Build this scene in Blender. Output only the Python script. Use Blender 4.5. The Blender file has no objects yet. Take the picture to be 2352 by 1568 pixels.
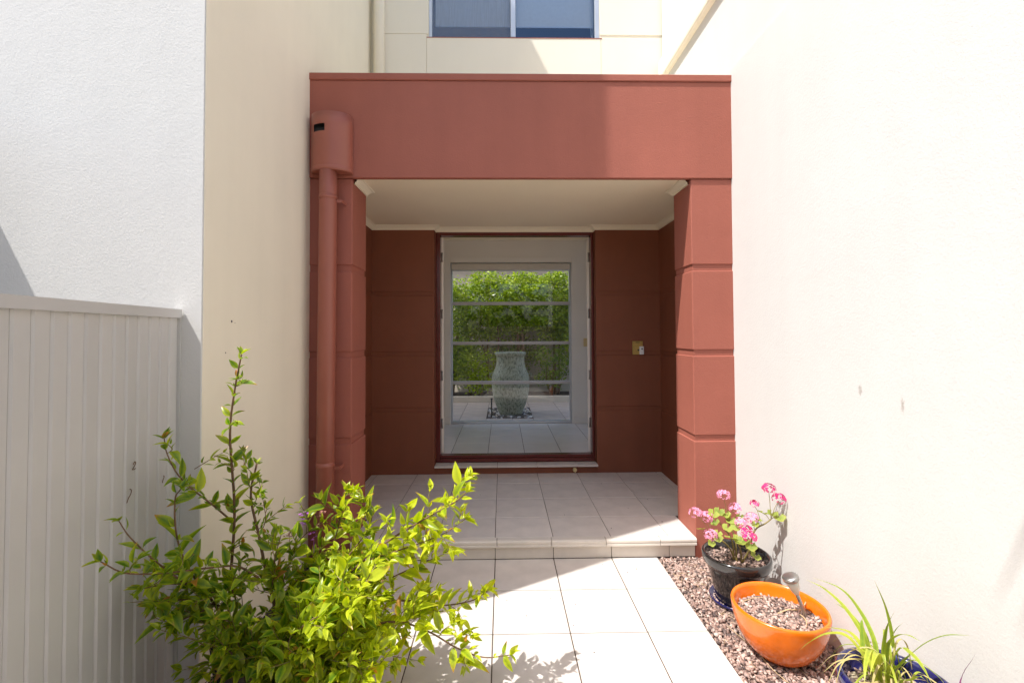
import bpy, bmesh, math, random
from mathutils import Vector, Matrix, Quaternion
random.seed(7)
V = Vector
sc = bpy.context.scene
C = sc.collection

# ------------------------------------------------------------ camera, sky, sun, exposure
YAW, PITCH, ROLL, CAM_H = .0186, .0236, -.0047, 1.5419
cd = bpy.data.cameras.new('camera'); cam = bpy.data.objects.new('camera', cd); C.objects.link(cam)
f0 = V((math.sin(YAW), math.cos(YAW), 0)); r0 = V((math.cos(YAW), -math.sin(YAW), 0)); up = V((0, 0, 1))
fwd = f0*math.cos(PITCH)+up*math.sin(PITCH); u0 = up*math.cos(PITCH)-f0*math.sin(PITCH)
rr = r0*math.cos(ROLL)+u0*math.sin(ROLL); uu = u0*math.cos(ROLL)-r0*math.sin(ROLL)
M = Matrix.Identity(4)
for i in range(3):
    M[i][0], M[i][1], M[i][2] = rr[i], uu[i], -fwd[i]
M.translation = V((0, 0, CAM_H))
cam.matrix_world = M
cd.sensor_width = 36; cd.lens = 36*1054.49/2352
cd.shift_x = .0011; cd.shift_y = -.0184
cd.clip_start = .02; cd.clip_end = 500
sc.camera = cam

SUN = V((1, .535, -1.97)).normalized()          # the way the light travels
w = bpy.data.worlds.new('World'); sc.world = w; w.use_nodes = True
nt = w.node_tree; nt.nodes.clear()
sky = nt.nodes.new('ShaderNodeTexSky'); sky.sky_type = 'NISHITA'; sky.sun_disc = False
sky.sun_elevation = math.asin(-SUN.z); sky.sun_rotation = math.atan2(-SUN.x, -SUN.y)
sky.air_density = 1.0; sky.dust_density = 2.5; sky.ozone_density = 1.0
bg = nt.nodes.new('ShaderNodeBackground'); bg.inputs[1].default_value = .15
out = nt.nodes.new('ShaderNodeOutputWorld')
nt.links.new(sky.outputs[0], bg.inputs[0]); nt.links.new(bg.outputs[0], out.inputs[0])
ld = bpy.data.lights.new('sun', 'SUN'); ld.energy = 3.6; ld.angle = math.radians(.53); ld.color = (1, .98, .95)
lo = bpy.data.objects.new('sun', ld); C.objects.link(lo)
lo.rotation_euler = SUN.to_track_quat('-Z', 'Y').to_euler(); lo.location = (-4, -3, 9)
vs = sc.view_settings
vs.view_transform = 'Standard'; vs.look = 'None'; vs.exposure = .73; vs.gamma = 1
vs.use_curve_mapping = False
sc.cycles.max_bounces = 14; sc.cycles.diffuse_bounces = 7; sc.cycles.transparent_max_bounces = 16
sc.cycles.use_denoising = True

# ------------------------------------------------------------ materials
def newmat(name):
    m = bpy.data.materials.new(name); m.use_nodes = True
    n = m.node_tree.nodes; b = n['Principled BSDF']
    return m, m.node_tree, b
def rgb(c): return (c[0], c[1], c[2], 1)
def plain(name, col, rough=.6, metal=0, var=.06, scale=6, bump=0, bscale=80, spec=.5, rnd=0, coat=0):
    m, t, b = newmat(name); n, l = t.nodes, t.links
    b.inputs['Roughness'].default_value = rough; b.inputs['Metallic'].default_value = metal
    b.inputs['Specular IOR Level'].default_value = spec
    b.inputs['Coat Weight'].default_value = coat; b.inputs['Coat Roughness'].default_value = .06
    tc = n.new('ShaderNodeTexCoord'); nz = n.new('ShaderNodeTexNoise'); nz.inputs['Scale'].default_value = scale
    nz.inputs['Detail'].default_value = 6
    l.new(tc.outputs['Object'], nz.inputs['Vector'])
    mr = n.new('ShaderNodeMapRange'); mr.inputs[1].default_value = .3; mr.inputs[2].default_value = .7
    mr.inputs[3].default_value = 1-var; mr.inputs[4].default_value = 1+var
    l.new(nz.outputs[0], mr.inputs[0])
    hsv = n.new('ShaderNodeHueSaturation'); hsv.inputs['Color'].default_value = rgb(col)
    if rnd:
        oi = n.new('ShaderNodeObjectInfo'); m2 = n.new('ShaderNodeMapRange')
        m2.inputs[3].default_value = 1-rnd; m2.inputs[4].default_value = 1+rnd
        l.new(oi.outputs['Random'], m2.inputs[0])
        mu = n.new('ShaderNodeMath'); mu.operation = 'MULTIPLY'
        l.new(mr.outputs[0], mu.inputs[0]); l.new(m2.outputs[0], mu.inputs[1]); l.new(mu.outputs[0], hsv.inputs['Value'])
    else:
        l.new(mr.outputs[0], hsv.inputs['Value'])
    l.new(hsv.outputs[0], b.inputs['Base Color'])
    if bump:
        n2 = n.new('ShaderNodeTexNoise'); n2.inputs['Scale'].default_value = bscale; n2.inputs['Detail'].default_value = 4
        l.new(tc.outputs['Object'], n2.inputs['Vector'])
        bp = n.new('ShaderNodeBump'); bp.inputs['Strength'].default_value = bump; bp.inputs['Distance'].default_value = .004
        l.new(n2.outputs[0], bp.inputs['Height']); l.new(bp.outputs[0], b.inputs['Normal'])
    return m
def render_coat(name, col, rough=.8, bump=.2, spots=None, streak=.04):
    """painted cement render: trowelled sand texture, faint blotches, optional scuffs"""
    m, t, b = newmat(name); n, l = t.nodes, t.links
    b.inputs['Roughness'].default_value = rough; b.inputs['Specular IOR Level'].default_value = .3
    tc = n.new('ShaderNodeTexCoord')
    big = n.new('ShaderNodeTexNoise'); big.inputs['Scale'].default_value = 1.7; big.inputs['Detail'].default_value = 7; big.inputs['Roughness'].default_value = .65
    l.new(tc.outputs['Object'], big.inputs['Vector'])
    mr = n.new('ShaderNodeMapRange'); mr.inputs[1].default_value = .32; mr.inputs[2].default_value = .68
    mr.inputs[3].default_value = 1-streak; mr.inputs[4].default_value = 1+streak
    l.new(big.outputs[0], mr.inputs[0])
    mp0 = n.new('ShaderNodeMapping'); mp0.inputs['Scale'].default_value = (7, 7, .5); l.new(tc.outputs['Object'], mp0.inputs[0])
    st = n.new('ShaderNodeTexNoise'); st.inputs['Scale'].default_value = 1.0; st.inputs['Detail'].default_value = 5; l.new(mp0.outputs[0], st.inputs['Vector'])
    m3 = n.new('ShaderNodeMapRange'); m3.inputs[1].default_value = .3; m3.inputs[2].default_value = .7; m3.inputs[3].default_value = 1-streak*.7; m3.inputs[4].default_value = 1+streak*.7; l.new(st.outputs[0], m3.inputs[0])
    mu = n.new('ShaderNodeMath'); mu.operation = 'MULTIPLY'; l.new(mr.outputs[0], mu.inputs[0]); l.new(m3.outputs[0], mu.inputs[1])
    hsv = n.new('ShaderNodeHueSaturation'); hsv.inputs['Color'].default_value = rgb(col)
    l.new(mu.outputs[0], hsv.inputs['Value'])
    colour = hsv.outputs[0]
    for (cy, cz, ry, rz) in (spots or []):
        mp = n.new('ShaderNodeMapping'); mp.inputs['Location'].default_value = (0, -cy/ry, -cz/rz); mp.inputs['Scale'].default_value = (0, 1/ry, 1/rz)
        l.new(tc.outputs['Object'], mp.inputs['Vector'])
        ln = n.new('ShaderNodeVectorMath'); ln.operation = 'LENGTH'; l.new(mp.outputs[0], ln.inputs[0])
        sn = n.new('ShaderNodeTexNoise'); sn.inputs['Scale'].default_value = 160; sn.inputs['Detail'].default_value = 3
        l.new(tc.outputs['Object'], sn.inputs['Vector'])
        ad = n.new('ShaderNodeMath'); ad.operation = 'MULTIPLY_ADD'; ad.inputs[1].default_value = 2.2
        l.new(sn.outputs[0], ad.inputs[0]); l.new(ln.outputs['Value'], ad.inputs[2])
        m2 = n.new('ShaderNodeMapRange'); m2.inputs[1].default_value = 1.35; m2.inputs[2].default_value = 1.9
        m2.inputs[3].default_value = .62; m2.inputs[4].default_value = 0; l.new(ad.outputs[0], m2.inputs[0])
        mx = n.new('ShaderNodeMixRGB'); mx.inputs[2].default_value = (.30, .25, .21, 1)
        l.new(m2.outputs[0], mx.inputs[0]); l.new(colour, mx.inputs[1]); colour = mx.outputs[0]
    l.new(colour, b.inputs['Base Color'])
    a1 = n.new('ShaderNodeTexNoise'); a1.inputs['Scale'].default_value = 105; a1.inputs['Detail'].default_value = 5; a1.inputs['Distortion'].default_value = .5
    a2 = n.new('ShaderNodeTexNoise'); a2.inputs['Scale'].default_value = 9; a2.inputs['Detail'].default_value = 3
    l.new(tc.outputs['Object'], a1.inputs['Vector']); l.new(tc.outputs['Object'], a2.inputs['Vector'])
    mm = n.new('ShaderNodeMath'); mm.operation = 'MULTIPLY_ADD'; mm.inputs[1].default_value = 1.2
    l.new(a2.outputs[0], mm.inputs[0]); l.new(a1.outputs[0], mm.inputs[2])
    bp = n.new('ShaderNodeBump'); bp.inputs['Strength'].default_value = bump; bp.inputs['Distance'].default_value = .006
    l.new(mm.outputs[0], bp.inputs['Height']); l.new(bp.outputs[0], b.inputs['Normal'])
    return m
def glass(name, base=.06, tint=(1, 1, 1), gtint=(1, 1, 1)):
    m = bpy.data.materials.new(name); m.use_nodes = True; t = m.node_tree; n, l = t.nodes, t.links; n.clear()
    o = n.new('ShaderNodeOutputMaterial'); mx = n.new('ShaderNodeMixShader')
    tr = n.new('ShaderNodeBsdfTransparent'); tr.inputs[0].default_value = rgb(tint)
    gl = n.new('ShaderNodeBsdfGlossy'); gl.inputs['Roughness'].default_value = .0; gl.inputs[0].default_value = rgb(gtint)
    lw = n.new('ShaderNodeFresnel'); lw.inputs[0].default_value = 1.5
    ma = n.new('ShaderNodeMath'); ma.operation = 'ADD'; ma.inputs[1].default_value = base; ma.use_clamp = True
    l.new(lw.outputs[0], ma.inputs[0]); l.new(ma.outputs[0], mx.inputs[0])
    l.new(tr.outputs[0], mx.inputs[1]); l.new(gl.outputs[0], mx.inputs[2]); l.new(mx.outputs[0], o.inputs[0])
    return m
def leafmat(name, green, yellow, burn=(.52, .20, .06), rough=.38, trans=.35):
    """colour attribute: R margin, G how yellow the leaf is, B scorched tip"""
    m, t, b = newmat(name); n, l = t.nodes, t.links
    at = n.new('ShaderNodeAttribute'); at.attribute_name = 'leaf'
    sp = n.new('ShaderNodeSeparateColor'); l.new(at.outputs['Color'], sp.inputs[0])
    tc = n.new('ShaderNodeTexCoord'); nz = n.new('ShaderNodeTexNoise'); nz.inputs['Scale'].default_value = 55; l.new(tc.outputs['Object'], nz.inputs['Vector'])
    a = n.new('ShaderNodeMath'); a.operation = 'MULTIPLY_ADD'; a.inputs[1].default_value = .55
    l.new(sp.outputs[0], a.inputs[0]); l.new(sp.outputs[1], a.inputs[2])
    a2 = n.new('ShaderNodeMath'); a2.operation = 'MULTIPLY_ADD'; a2.inputs[1].default_value = .5
    l.new(nz.outputs[0], a2.inputs[0]); l.new(a.outputs[0], a2.inputs[2])
    a3 = n.new('ShaderNodeMath'); a3.operation = 'SUBTRACT'; a3.inputs[1].default_value = .25; a3.use_clamp = True; l.new(a2.outputs[0], a3.inputs[0])
    mx = n.new('ShaderNodeMixRGB'); mx.inputs[1].default_value = rgb(green); mx.inputs[2].default_value = rgb(yellow)
    l.new(a3.outputs[0], mx.inputs[0])
    m2 = n.new('ShaderNodeMixRGB'); m2.inputs[2].default_value = rgb(burn); l.new(sp.outputs[2], m2.inputs[0]); l.new(mx.outputs[0], m2.inputs[1])
    l.new(m2.outputs[0], b.inputs['Base Color']); b.inputs['Roughness'].default_value = rough
    b.inputs['Specular IOR Level'].default_value = .45
    tr = n.new('ShaderNodeBsdfTranslucent'); ms = n.new('ShaderNodeMixShader'); ms.inputs[0].default_value = trans
    hs = n.new('ShaderNodeHueSaturation'); hs.inputs['Saturation'].default_value = 1.15; hs.inputs['Value'].default_value = 1.5
    l.new(m2.outputs[0], hs.inputs['Color']); l.new(hs.outputs[0], tr.inputs[0])
    o = n['Material Output']; l.new(b.outputs[0], ms.inputs[1]); l.new(tr.outputs[0], ms.inputs[2]); l.new(ms.outputs[0], o.inputs[0])
    return m
def attrmat(name, attr='tone', rough=.85, gain=1.0):
    m, t, b = newmat(name); n, l = t.nodes, t.links
    at = n.new('ShaderNodeAttribute'); at.attribute_name = attr
    tc = n.new('ShaderNodeTexCoord'); nz = n.new('ShaderNodeTexNoise'); nz.inputs['Scale'].default_value = 140; l.new(tc.outputs['Object'], nz.inputs['Vector'])
    mr = n.new('ShaderNodeMapRange'); mr.inputs[1].default_value = .3; mr.inputs[2].default_value = .7; mr.inputs[3].default_value = .75; mr.inputs[4].default_value = 1.2; l.new(nz.outputs[0], mr.inputs[0])
    hs = n.new('ShaderNodeHueSaturation'); l.new(at.outputs['Color'], hs.inputs['Color']); l.new(mr.outputs[0], hs.inputs['Value'])
    l.new(hs.outputs[0], b.inputs['Base Color']); b.inputs['Roughness'].default_value = rough
    return m

WHITE = (.66, .645, .615)
m_white = render_coat('white_render', WHITE, streak=.018)
m_right = render_coat('white_render_scuffed', WHITE, streak=.018, spots=[(2.053, 1.28, .016, .034), (1.832, 1.245, .012, .045)])
m_side = render_coat('shade_cream_smooth_render', (.90, .835, .675), bump=.10, streak=.025)  # white wall paint warmed to carry the tone of its shaded side
m_cream = render_coat('shade_cream_panel_paint', (.87, .81, .675), bump=.06, streak=.015)  # cream also carries the warm shade tone of the upper wall
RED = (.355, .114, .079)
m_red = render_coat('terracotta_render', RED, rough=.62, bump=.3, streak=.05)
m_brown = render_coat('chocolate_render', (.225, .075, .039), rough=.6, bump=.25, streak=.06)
m_redmetal = plain('terracotta_metal', (.345, .108, .072), .42, 0, .04, 5, .04, 60)
m_door = plain('maroon_gloss_paint', (.13, .022, .018), .22, 0, .06, 9, .03, 40)
m_tile = plain('porcelain_floor_tile', (.65, .595, .545), .40, 0, .09, 7, .08, 120, rnd=.045)
m_nose = plain('bullnose_tile', (.68, .62, .545), .35, 0, .05, 12, .04, 120, rnd=.03)
m_hall = plain('hall_floor_tile', (.74, .71, .68), .25, 0, .03, 5, .02, 120, rnd=.025)
m_court = plain('courtyard_paver', (.50, .42, .365), .6, 0, .12, 5, .1, 90, rnd=.06)
m_grout = plain('brown_grout', (.10, .072, .055), .9, 0, .25, 30)
m_ceil = plain('ceiling_paint', (.90, .80, .60), .75, 0, .015, 2)
m_trim = plain('cornice_paint', (.90, .82, .64), .5, 0, .01, 2)
m_hallwall = plain('hall_wall_paint', (.86, .80, .72), .7, 0, .015, 3)
m_alu = plain('silver_aluminium', (.62, .64, .66), .35, .6, .04, 8)
m_bar = plain('window_bar_paint', (.60, .565, .55), .4, 0, .03, 8)
m_whitep = plain('white_plastic', (.82, .82, .80), .4, 0, .02, 9)
m_creamp = plain('cream_plastic', (.70, .56, .28), .45, 0, .05, 20)
m_brass = plain('aged_brass_plate', (.62, .43, .13), .35, .35, .12, 60)
m_steel = plain('brushed_steel', (.42, .41, .39), .32, .9, .06, 40)
m_gate = plain('grey_powder_coat', (.58, .568, .55), .32, 0, .05, 3, .03, 200, rnd=.03)
m_glass = glass('window_glass', .015)
m_glassup = glass('upstairs_glass', .09, (.92, .96, 1), (.55, .75, 1))
m_blind = plain('blind_fabric', (.72, .65, .55), .8, 0, .03, 30, .05, 300)
m_blindup = plain('pale_blind_fabric', (.78, .78, .77), .8, 0, .03, 30, .05, 300)
m_dark = plain('sky_tinted_room', (.05, .085, .17), .9)  # blue of the sky reflected upstairs, put into the room colour
m_black = plain('black_plastic', (.018, .018, .02), .45, 0, .2, 20)
m_blackglaze = plain('black_glaze', (.022, .02, .02), .13, 0, .3, 18, .02, 30, coat=.6)
m_orange = plain('orange_glaze', (.80, .17, .006), .22, 0, .14, 11, .02, 25, coat=.45)
m_blue = plain('cobalt_glaze', (.012, .012, .085), .14, 0, .3, 14, .02, 25, coat=.7)
m_soil = plain('dark_soil', (.05, .036, .028), .95, 0, .4, 40, .6, 60)
m_ground = plain('packed_earth', (.14, .11, .085), .95, 0, .3, 6, .5, 30)
m_bed = plain('gravel_bed_earth', (.12, .085, .07), .95, 0, .3, 40, .6, 80)
m_chip = attrmat('crushed_stone')
m_bark = plain('brown_bark', (.17, .095, .05), .85, 0, .3, 60, .5, 150)
m_stemgreen = plain('green_stem', (.22, .17, .05), .6, 0, .2, 40)
m_leaf = leafmat('shrub_leaf', (.065, .175, .014), (.56, .62, .03), rough=.3, trans=.42)
m_hedge = leafmat('hedge_leaf', (.05, .13, .015), (.48, .58, .05), rough=.3)
m_gerleaf = leafmat('geranium_leaf', (.10, .18, .03), (.36, .42, .08), rough=.6)
m_strap = leafmat('strap_leaf', (.10, .21, .012), (.42, .46, .05), burn=(.58, .46, .22), rough=.45, trans=.25)
m_cord = plain('purple_leaf', (.20, .03, .14), .4, 0, .2, 30)
m_straw = plain('dry_straw', (.50, .36, .20), .8, 0, .3, 30)
m_pink = plain('pink_petal', (.86, .34, .50), .6, 0, .3, 60, rnd=.12)
m_mag = plain('magenta_petal', (.70, .03, .20), .6, 0, .3, 60, rnd=.12)
m_lilac = plain('lilac_petal', (.45, .12, .55), .6, 0, .2, 60)
m_dryfl = plain('withered_flower', (.34, .15, .11), .8, 0, .3, 60)
m_frost = plain('frosted_lens', (.70, .70, .60), .3, 0, .03, 20)
m_pebble = attrmat('river_pebble', rough=.5)
m_cwall = plain('courtyard_wall_paint', (.60, .53, .43), .8, 0, .06, 3, .1, 60)
m_urn = None

# ------------------------------------------------------------ mesh helpers
def mk(name, vs_, fs, mat, parent=None, smooth=False, inv=None):
    me = bpy.data.meshes.new(name); me.from_pydata([tuple(v) for v in vs_], [], fs); me.update()
    if smooth:
        me.polygons.foreach_set('use_smooth', [True]*len(me.polygons))
    if mat: me.materials.append(mat)
    return link(name, me, parent)
def link(name, me, parent=None, loc=None):
    o = bpy.data.objects.new(name, me); C.objects.link(o)
    if loc is not None: o.location = loc
    if parent is not None:
        o.parent = parent
        off = parent.location            # every part keeps world coordinates
        o.matrix_parent_inverse = Matrix.Translation(-off)
    return o
def tag(o, label, cat, group=None):
    o['label'] = label; o['category'] = cat
    if group: o['group'] = group
    return o
def thing(name, label, cat, loc=(0, 0, 0), group=None):
    o = bpy.data.objects.new(name, None); C.objects.link(o); o.location = loc; o.empty_display_size = .05
    return tag(o, label, cat, group)
def struct(o, label=None):
    o['kind'] = 'structure'
    if label: o['label'] = label
    return o
class MB:
    def __init__(s): s.v = []; s.f = []
    def box(s, x0, x1, y0, y1, z0, z1, b=0):
        if b <= 0:
            k = len(s.v)
            s.v += [V(p) for p in ((x0,y0,z0),(x1,y0,z0),(x1,y1,z0),(x0,y1,z0),(x0,y0,z1),(x1,y0,z1),(x1,y1,z1),(x0,y1,z1))]
            s.f += [tuple(k+i for i in q) for q in ((0,3,2,1),(4,5,6,7),(0,1,5,4),(1,2,6,5),(2,3,7,6),(3,0,4,7))]
            return s
        bm = bmesh.new(); bmesh.ops.create_cube(bm, size=1)
        for q in bm.verts:
            q.co = V(((x0+x1)/2+q.co.x*(x1-x0), (y0+y1)/2+q.co.y*(y1-y0), (z0+z1)/2+q.co.z*(z1-z0)))
        bmesh.ops.bevel(bm, geom=bm.edges[:], offset=b, segments=1, affect='EDGES', clamp_overlap=True)
        s.add_bm(bm); return s
    def add_bm(s, bm):
        bm.verts.index_update(); k = len(s.v)
        s.v += [q.co.copy() for q in bm.verts]; s.f += [tuple(k+q.index for q in fc.verts) for fc in bm.faces]; bm.free()
    def tube(s, pts, rad, seg=8, cap=True):
        pts = [V(p) for p in pts]; k0 = len(s.v); n = len(pts)
        rad = rad if isinstance(rad, (list, tuple)) else [rad]*n
        t = (pts[1]-pts[0]).normalized(); a = V((0, 0, 1)) if abs(t.z) < .9 else V((1, 0, 0))
        u = t.cross(a).normalized()
        for i, p in enumerate(pts):
            t = (pts[min(i+1, n-1)]-pts[max(i-1, 0)]).normalized()
            u = (u-t*u.dot(t)).normalized(); w_ = t.cross(u)
            for j in range(seg):
                an = 2*math.pi*j/seg
                s.v.append(p+(u*math.cos(an)+w_*math.sin(an))*rad[i])
        for i in range(n-1):
            for j in range(seg):
                a_, b_ = k0+i*seg+j, k0+i*seg+(j+1) % seg
                s.f.append((a_, b_, b_+seg, a_+seg))
        if cap:
            s.f.append(tuple(k0+j for j in reversed(range(seg)))); s.f.append(tuple(k0+(n-1)*seg+j for j in range(seg)))
        return s
    def lathe(s, prof, c=(0, 0, 0), seg=48, flute=None):
        k0 = len(s.v); n = len(prof)
        for (r, z) in prof:
            for j in range(seg):
                an = 2*math.pi*j/seg
                q = r*(1+(flute(an, z) if flute else 0))
                s.v.append(V((c[0]+q*math.cos(an), c[1]+q*math.sin(an), c[2]+z)))
        for i in range(n-1):
            for j in range(seg):
                a_, b_ = k0+i*seg+j, k0+i*seg+(j+1) % seg
                s.f.append((a_, b_, b_+seg, a_+seg))
        s.f.append(tuple(k0+j for j in reversed(range(seg)))); s.f.append(tuple(k0+(n-1)*seg+j for j in range(seg)))
        return s
    def build(s, name, mat, parent=None, smooth=False): return mk(name, s.v, s.f, mat, parent, smooth)
def box(name, dims, mat, parent=None, b=0): return MB().box(*dims, b=b).build(name, mat, parent)
_cache = {}
def tile(name, x0, x1, y0, y1, z0, z1, mat, parent, b=.0016):
    """one loose piece: its mesh is shared with every piece of the same size"""
    key = (round(x1-x0, 3), round(y1-y0, 3), round(z1-z0, 3), mat.name, b)
    if key not in _cache:
        hx, hy, hz = key[0]/2, key[1]/2, key[2]/2
        q = MB().box(-hx, hx, -hy, hy, -hz, hz, b=b)
        me = bpy.data.meshes.new(name); me.from_pydata([tuple(v) for v in q.v], [], q.f); me.materials.append(mat); _cache[key] = me
    return link(name, _cache[key], parent, ((x0+x1)/2, (y0+y1)/2, (z0+z1)/2))
def tiles(parent, xs, ys, z, th, mat, gap=.004, name='tile', jit=.0006):
    for i in range(len(xs)-1):
        for j in range(len(ys)-1):
            if xs[i+1]-xs[i] < .02 or ys[j+1]-ys[j] < .02: continue
            dz = random.uniform(-jit, jit)
            tile(name, xs[i]+gap/2, xs[i+1]-gap/2, ys[j]+gap/2, ys[j+1]-gap/2, z-th+dz, z+dz, mat, parent)
def grid(lo, hi, ref, step):
    k0 = math.ceil((lo-ref)/step+.05); r = [lo]
    while ref+k0*step < hi-.02: r.append(ref+k0*step); k0 += 1
    return r+[hi]
def cr(pts, n=6):
    """smooth curve through points"""
    pts = [V(p) for p in pts]; r = []
    P = [pts[0]*2-pts[1]]+pts+[pts[-1]*2-pts[-2]]
    for i in range(1, len(P)-2):
        for k in range(n):
            t = k/n; a, b, c, d = P[i-1], P[i], P[i+1], P[i+2]
            r.append(.5*((2*b)+(c-a)*t+(2*a-5*b+4*c-d)*t*t+(3*b-a-3*c+d)*t**3))
    r.append(pts[-1]); return r

# ------------------------------------------------------------ ground, path, beds
g = struct(mk('ground', [(-60,-60,-.07),(60,-60,-.07),(60,60,-.07),(-60,60,-.07)], [(0,1,2,3)], m_ground), 'bare packed earth around the houses')
XA = -.0556; YS = 3.181
PATH_L, PATH_R = -.77, 1.06
path = struct(box('path', (PATH_L+.003, PATH_R-.003, -.4, YS-.002, -.06, -.0035), m_grout), 'pale tiled path leading to the porch step')
tiles(path, grid(PATH_L, PATH_R, XA, .4), grid(-.4, YS, YS-.3843, .4), 0, .012, m_tile, gap=.006, name='tile')
bed = struct(box('soil_bed', (-1.42, PATH_L, -.4, YS, -.065, -.012), m_soil), 'dark soil under the bush beside the path')
bedr = struct(box('gravel_bed', (PATH_R, 1.63, -.4, YS+.02, -.066, -.02), m_bed), 'earth under the reddish gravel beside the path')

# ------------------------------------------------------------ left wing, side yard wall
wing = thing('house_wing', 'tall rendered house wing behind the grey gate, white front and a side coloured cream for its shade', 'wall', (-3.6, 2.06, 0))
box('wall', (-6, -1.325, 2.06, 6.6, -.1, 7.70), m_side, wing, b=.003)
box('lit_front_skin', (-6, -1.3265, 2.052, 2.0605, -.1, 7.70), m_white, wing, b=.003)  # lighter skin for the sunlit face, over the shade-toned block
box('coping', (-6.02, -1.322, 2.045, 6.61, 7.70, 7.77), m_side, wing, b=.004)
for (y, z, r) in ((2.272, 1.607, .006), (2.225, 1.456, .0035), (2.30, 1.60, .002)):
    mb = MB(); n = 10
    mb.tube([(-1.3262, y, z), (-1.3244, y, z)], r, n); mb.build('screw_hole', m_black, wing)
bw = thing('boundary_wall', 'rendered side boundary wall left of the gate, only its shadow edge in view', 'wall', (-2.58, 1, 0))
box('wall', (-2.65, -2.50, -3, 2.058, -.1, 2.53), m_white, bw, b=.004)
box('coping', (-2.67, -2.49, -3.02, 2.056, 2.53, 2.585), m_white, bw, b=.004)

# front fence behind the viewpoint, mirrored in the hall window
ff = thing('front_fence', 'low beige rendered front fence closing the courtyard, seen mirrored in the hall window', 'fence', (.1, -.5, 0))
box('wall', (-1.25, 1.612, -.58, -.42, -.1, 1.70), m_cwall, ff, b=.004)
box('coping', (-1.25, 1.612, -.60, -.40, 1.70, 1.747), m_cwall, ff, b=.004)

# ------------------------------------------------------------ right wing
sw = thing('side_wall', 'tall sunlit white rendered wall rising from the gravel bed', 'wall', (3, 1.5, 0))
box('lower_wall', (1.615, 2.6, -3, 4.60, -.1, 3.39), m_right, sw, b=.005)
box('upper_wall', (1.655, 2.59, -2.99, 4.62, 3.39, 5.3), m_white, sw)
gt = thing('roof_gutter', 'cream box gutter running high along the white side wall', 'gutter', (1.63, 3, 4.1))
prof = [(1.657, 4.10), (1.612, 4.10), (1.603, 4.112), (1.600, 4.135), (1.600, 4.285), (1.607, 4.30), (1.657, 4.30)]
def prism_y(prof, y0, y1):
    mb = MB(); n = len(prof)
    for y in (y0, y1):
        mb.v += [V((x, y, z)) for x, z in prof]
    mb.f = [(i, (i+1) % n, n+(i+1) % n, n+i) for i in range(n)]+[tuple(range(n))[::-1], tuple(range(n, 2*n))]
    return mb
prism_y(prof, -2.9, 4.585).build('trough', m_cream, gt)
prism_y([(x+(.002 if x < 1.61 else 0)-.004, z) for x, z in ((1.66,4.095),(1.605,4.095),(1.597,4.11),(1.597,4.303),(1.66,4.303))], 2.28, 2.34).build('joiner', m_cream, gt)
MB().tube([(1.56, 4.57, 3.2), (1.56, 4.57, 3.93), (1.575, 4.57, 4.0), (1.62, 4.57, 4.1)], .019, 12).build('outlet_pipe', m_whitep, gt, True)

# ------------------------------------------------------------ portico
pt = thing('entry_portico', 'terracotta painted entry porch with two square pillars and a deep beam', 'porch', (.14, 3.9, 0))
BX0, BX1 = -1.34, 1.63
PF, PB = 3.175, 3.4965
beam = box('beam', (BX0, BX1, 3.162, 3.205, 2.62, 3.30), m_red, pt, b=.004)
box('capping', (BX0, BX1, 3.151, 3.46, 3.30, 3.349), m_red, pt, b=.005)
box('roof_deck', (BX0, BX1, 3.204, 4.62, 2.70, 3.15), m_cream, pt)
CUTS = [(-.05, .790), (.832, 1.379), (1.422, 1.973), (2.019, 2.618)]
for (x0, x1, cx) in ((-1.345, -1.034, (-1.345, -1.043)), (1.326, 1.63, (1.335, 1.63))):
    pl = box('pillar', (cx[0], cx[1], PF+.009, PB-.009, -.06, 2.66), m_red, pt)
    for i, (z0, z1) in enumerate(CUTS):
        box('render_block', (x0, x1, PF, PB, z0, z1), m_red, pl, b=.0045)
    box('render_block', (x0, x1, 3.208, PB, 2.6185, 2.655), m_red, pl)
YB = 4.648; ZP = .137
WC = [(.10, .757), (.800, 1.318), (1.360, 1.925), (1.968, 2.66)]
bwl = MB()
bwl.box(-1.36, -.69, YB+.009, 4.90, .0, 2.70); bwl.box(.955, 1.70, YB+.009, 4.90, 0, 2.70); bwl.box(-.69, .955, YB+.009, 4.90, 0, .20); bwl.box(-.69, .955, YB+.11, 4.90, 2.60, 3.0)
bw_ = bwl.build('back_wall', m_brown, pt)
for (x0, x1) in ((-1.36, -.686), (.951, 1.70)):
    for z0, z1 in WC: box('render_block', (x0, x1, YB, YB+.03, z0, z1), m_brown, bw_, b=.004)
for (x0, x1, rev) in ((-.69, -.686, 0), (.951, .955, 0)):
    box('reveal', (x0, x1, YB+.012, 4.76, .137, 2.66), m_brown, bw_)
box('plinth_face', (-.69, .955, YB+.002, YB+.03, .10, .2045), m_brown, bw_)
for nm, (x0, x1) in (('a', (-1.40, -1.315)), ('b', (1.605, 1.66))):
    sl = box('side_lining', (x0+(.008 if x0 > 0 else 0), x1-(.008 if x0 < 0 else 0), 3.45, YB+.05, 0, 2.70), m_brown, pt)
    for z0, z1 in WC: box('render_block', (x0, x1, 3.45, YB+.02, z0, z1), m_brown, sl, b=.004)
box('ceiling', (BX0, BX1, 3.204, 4.80, 2.638, 2.69), m_ceil, pt)
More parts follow.
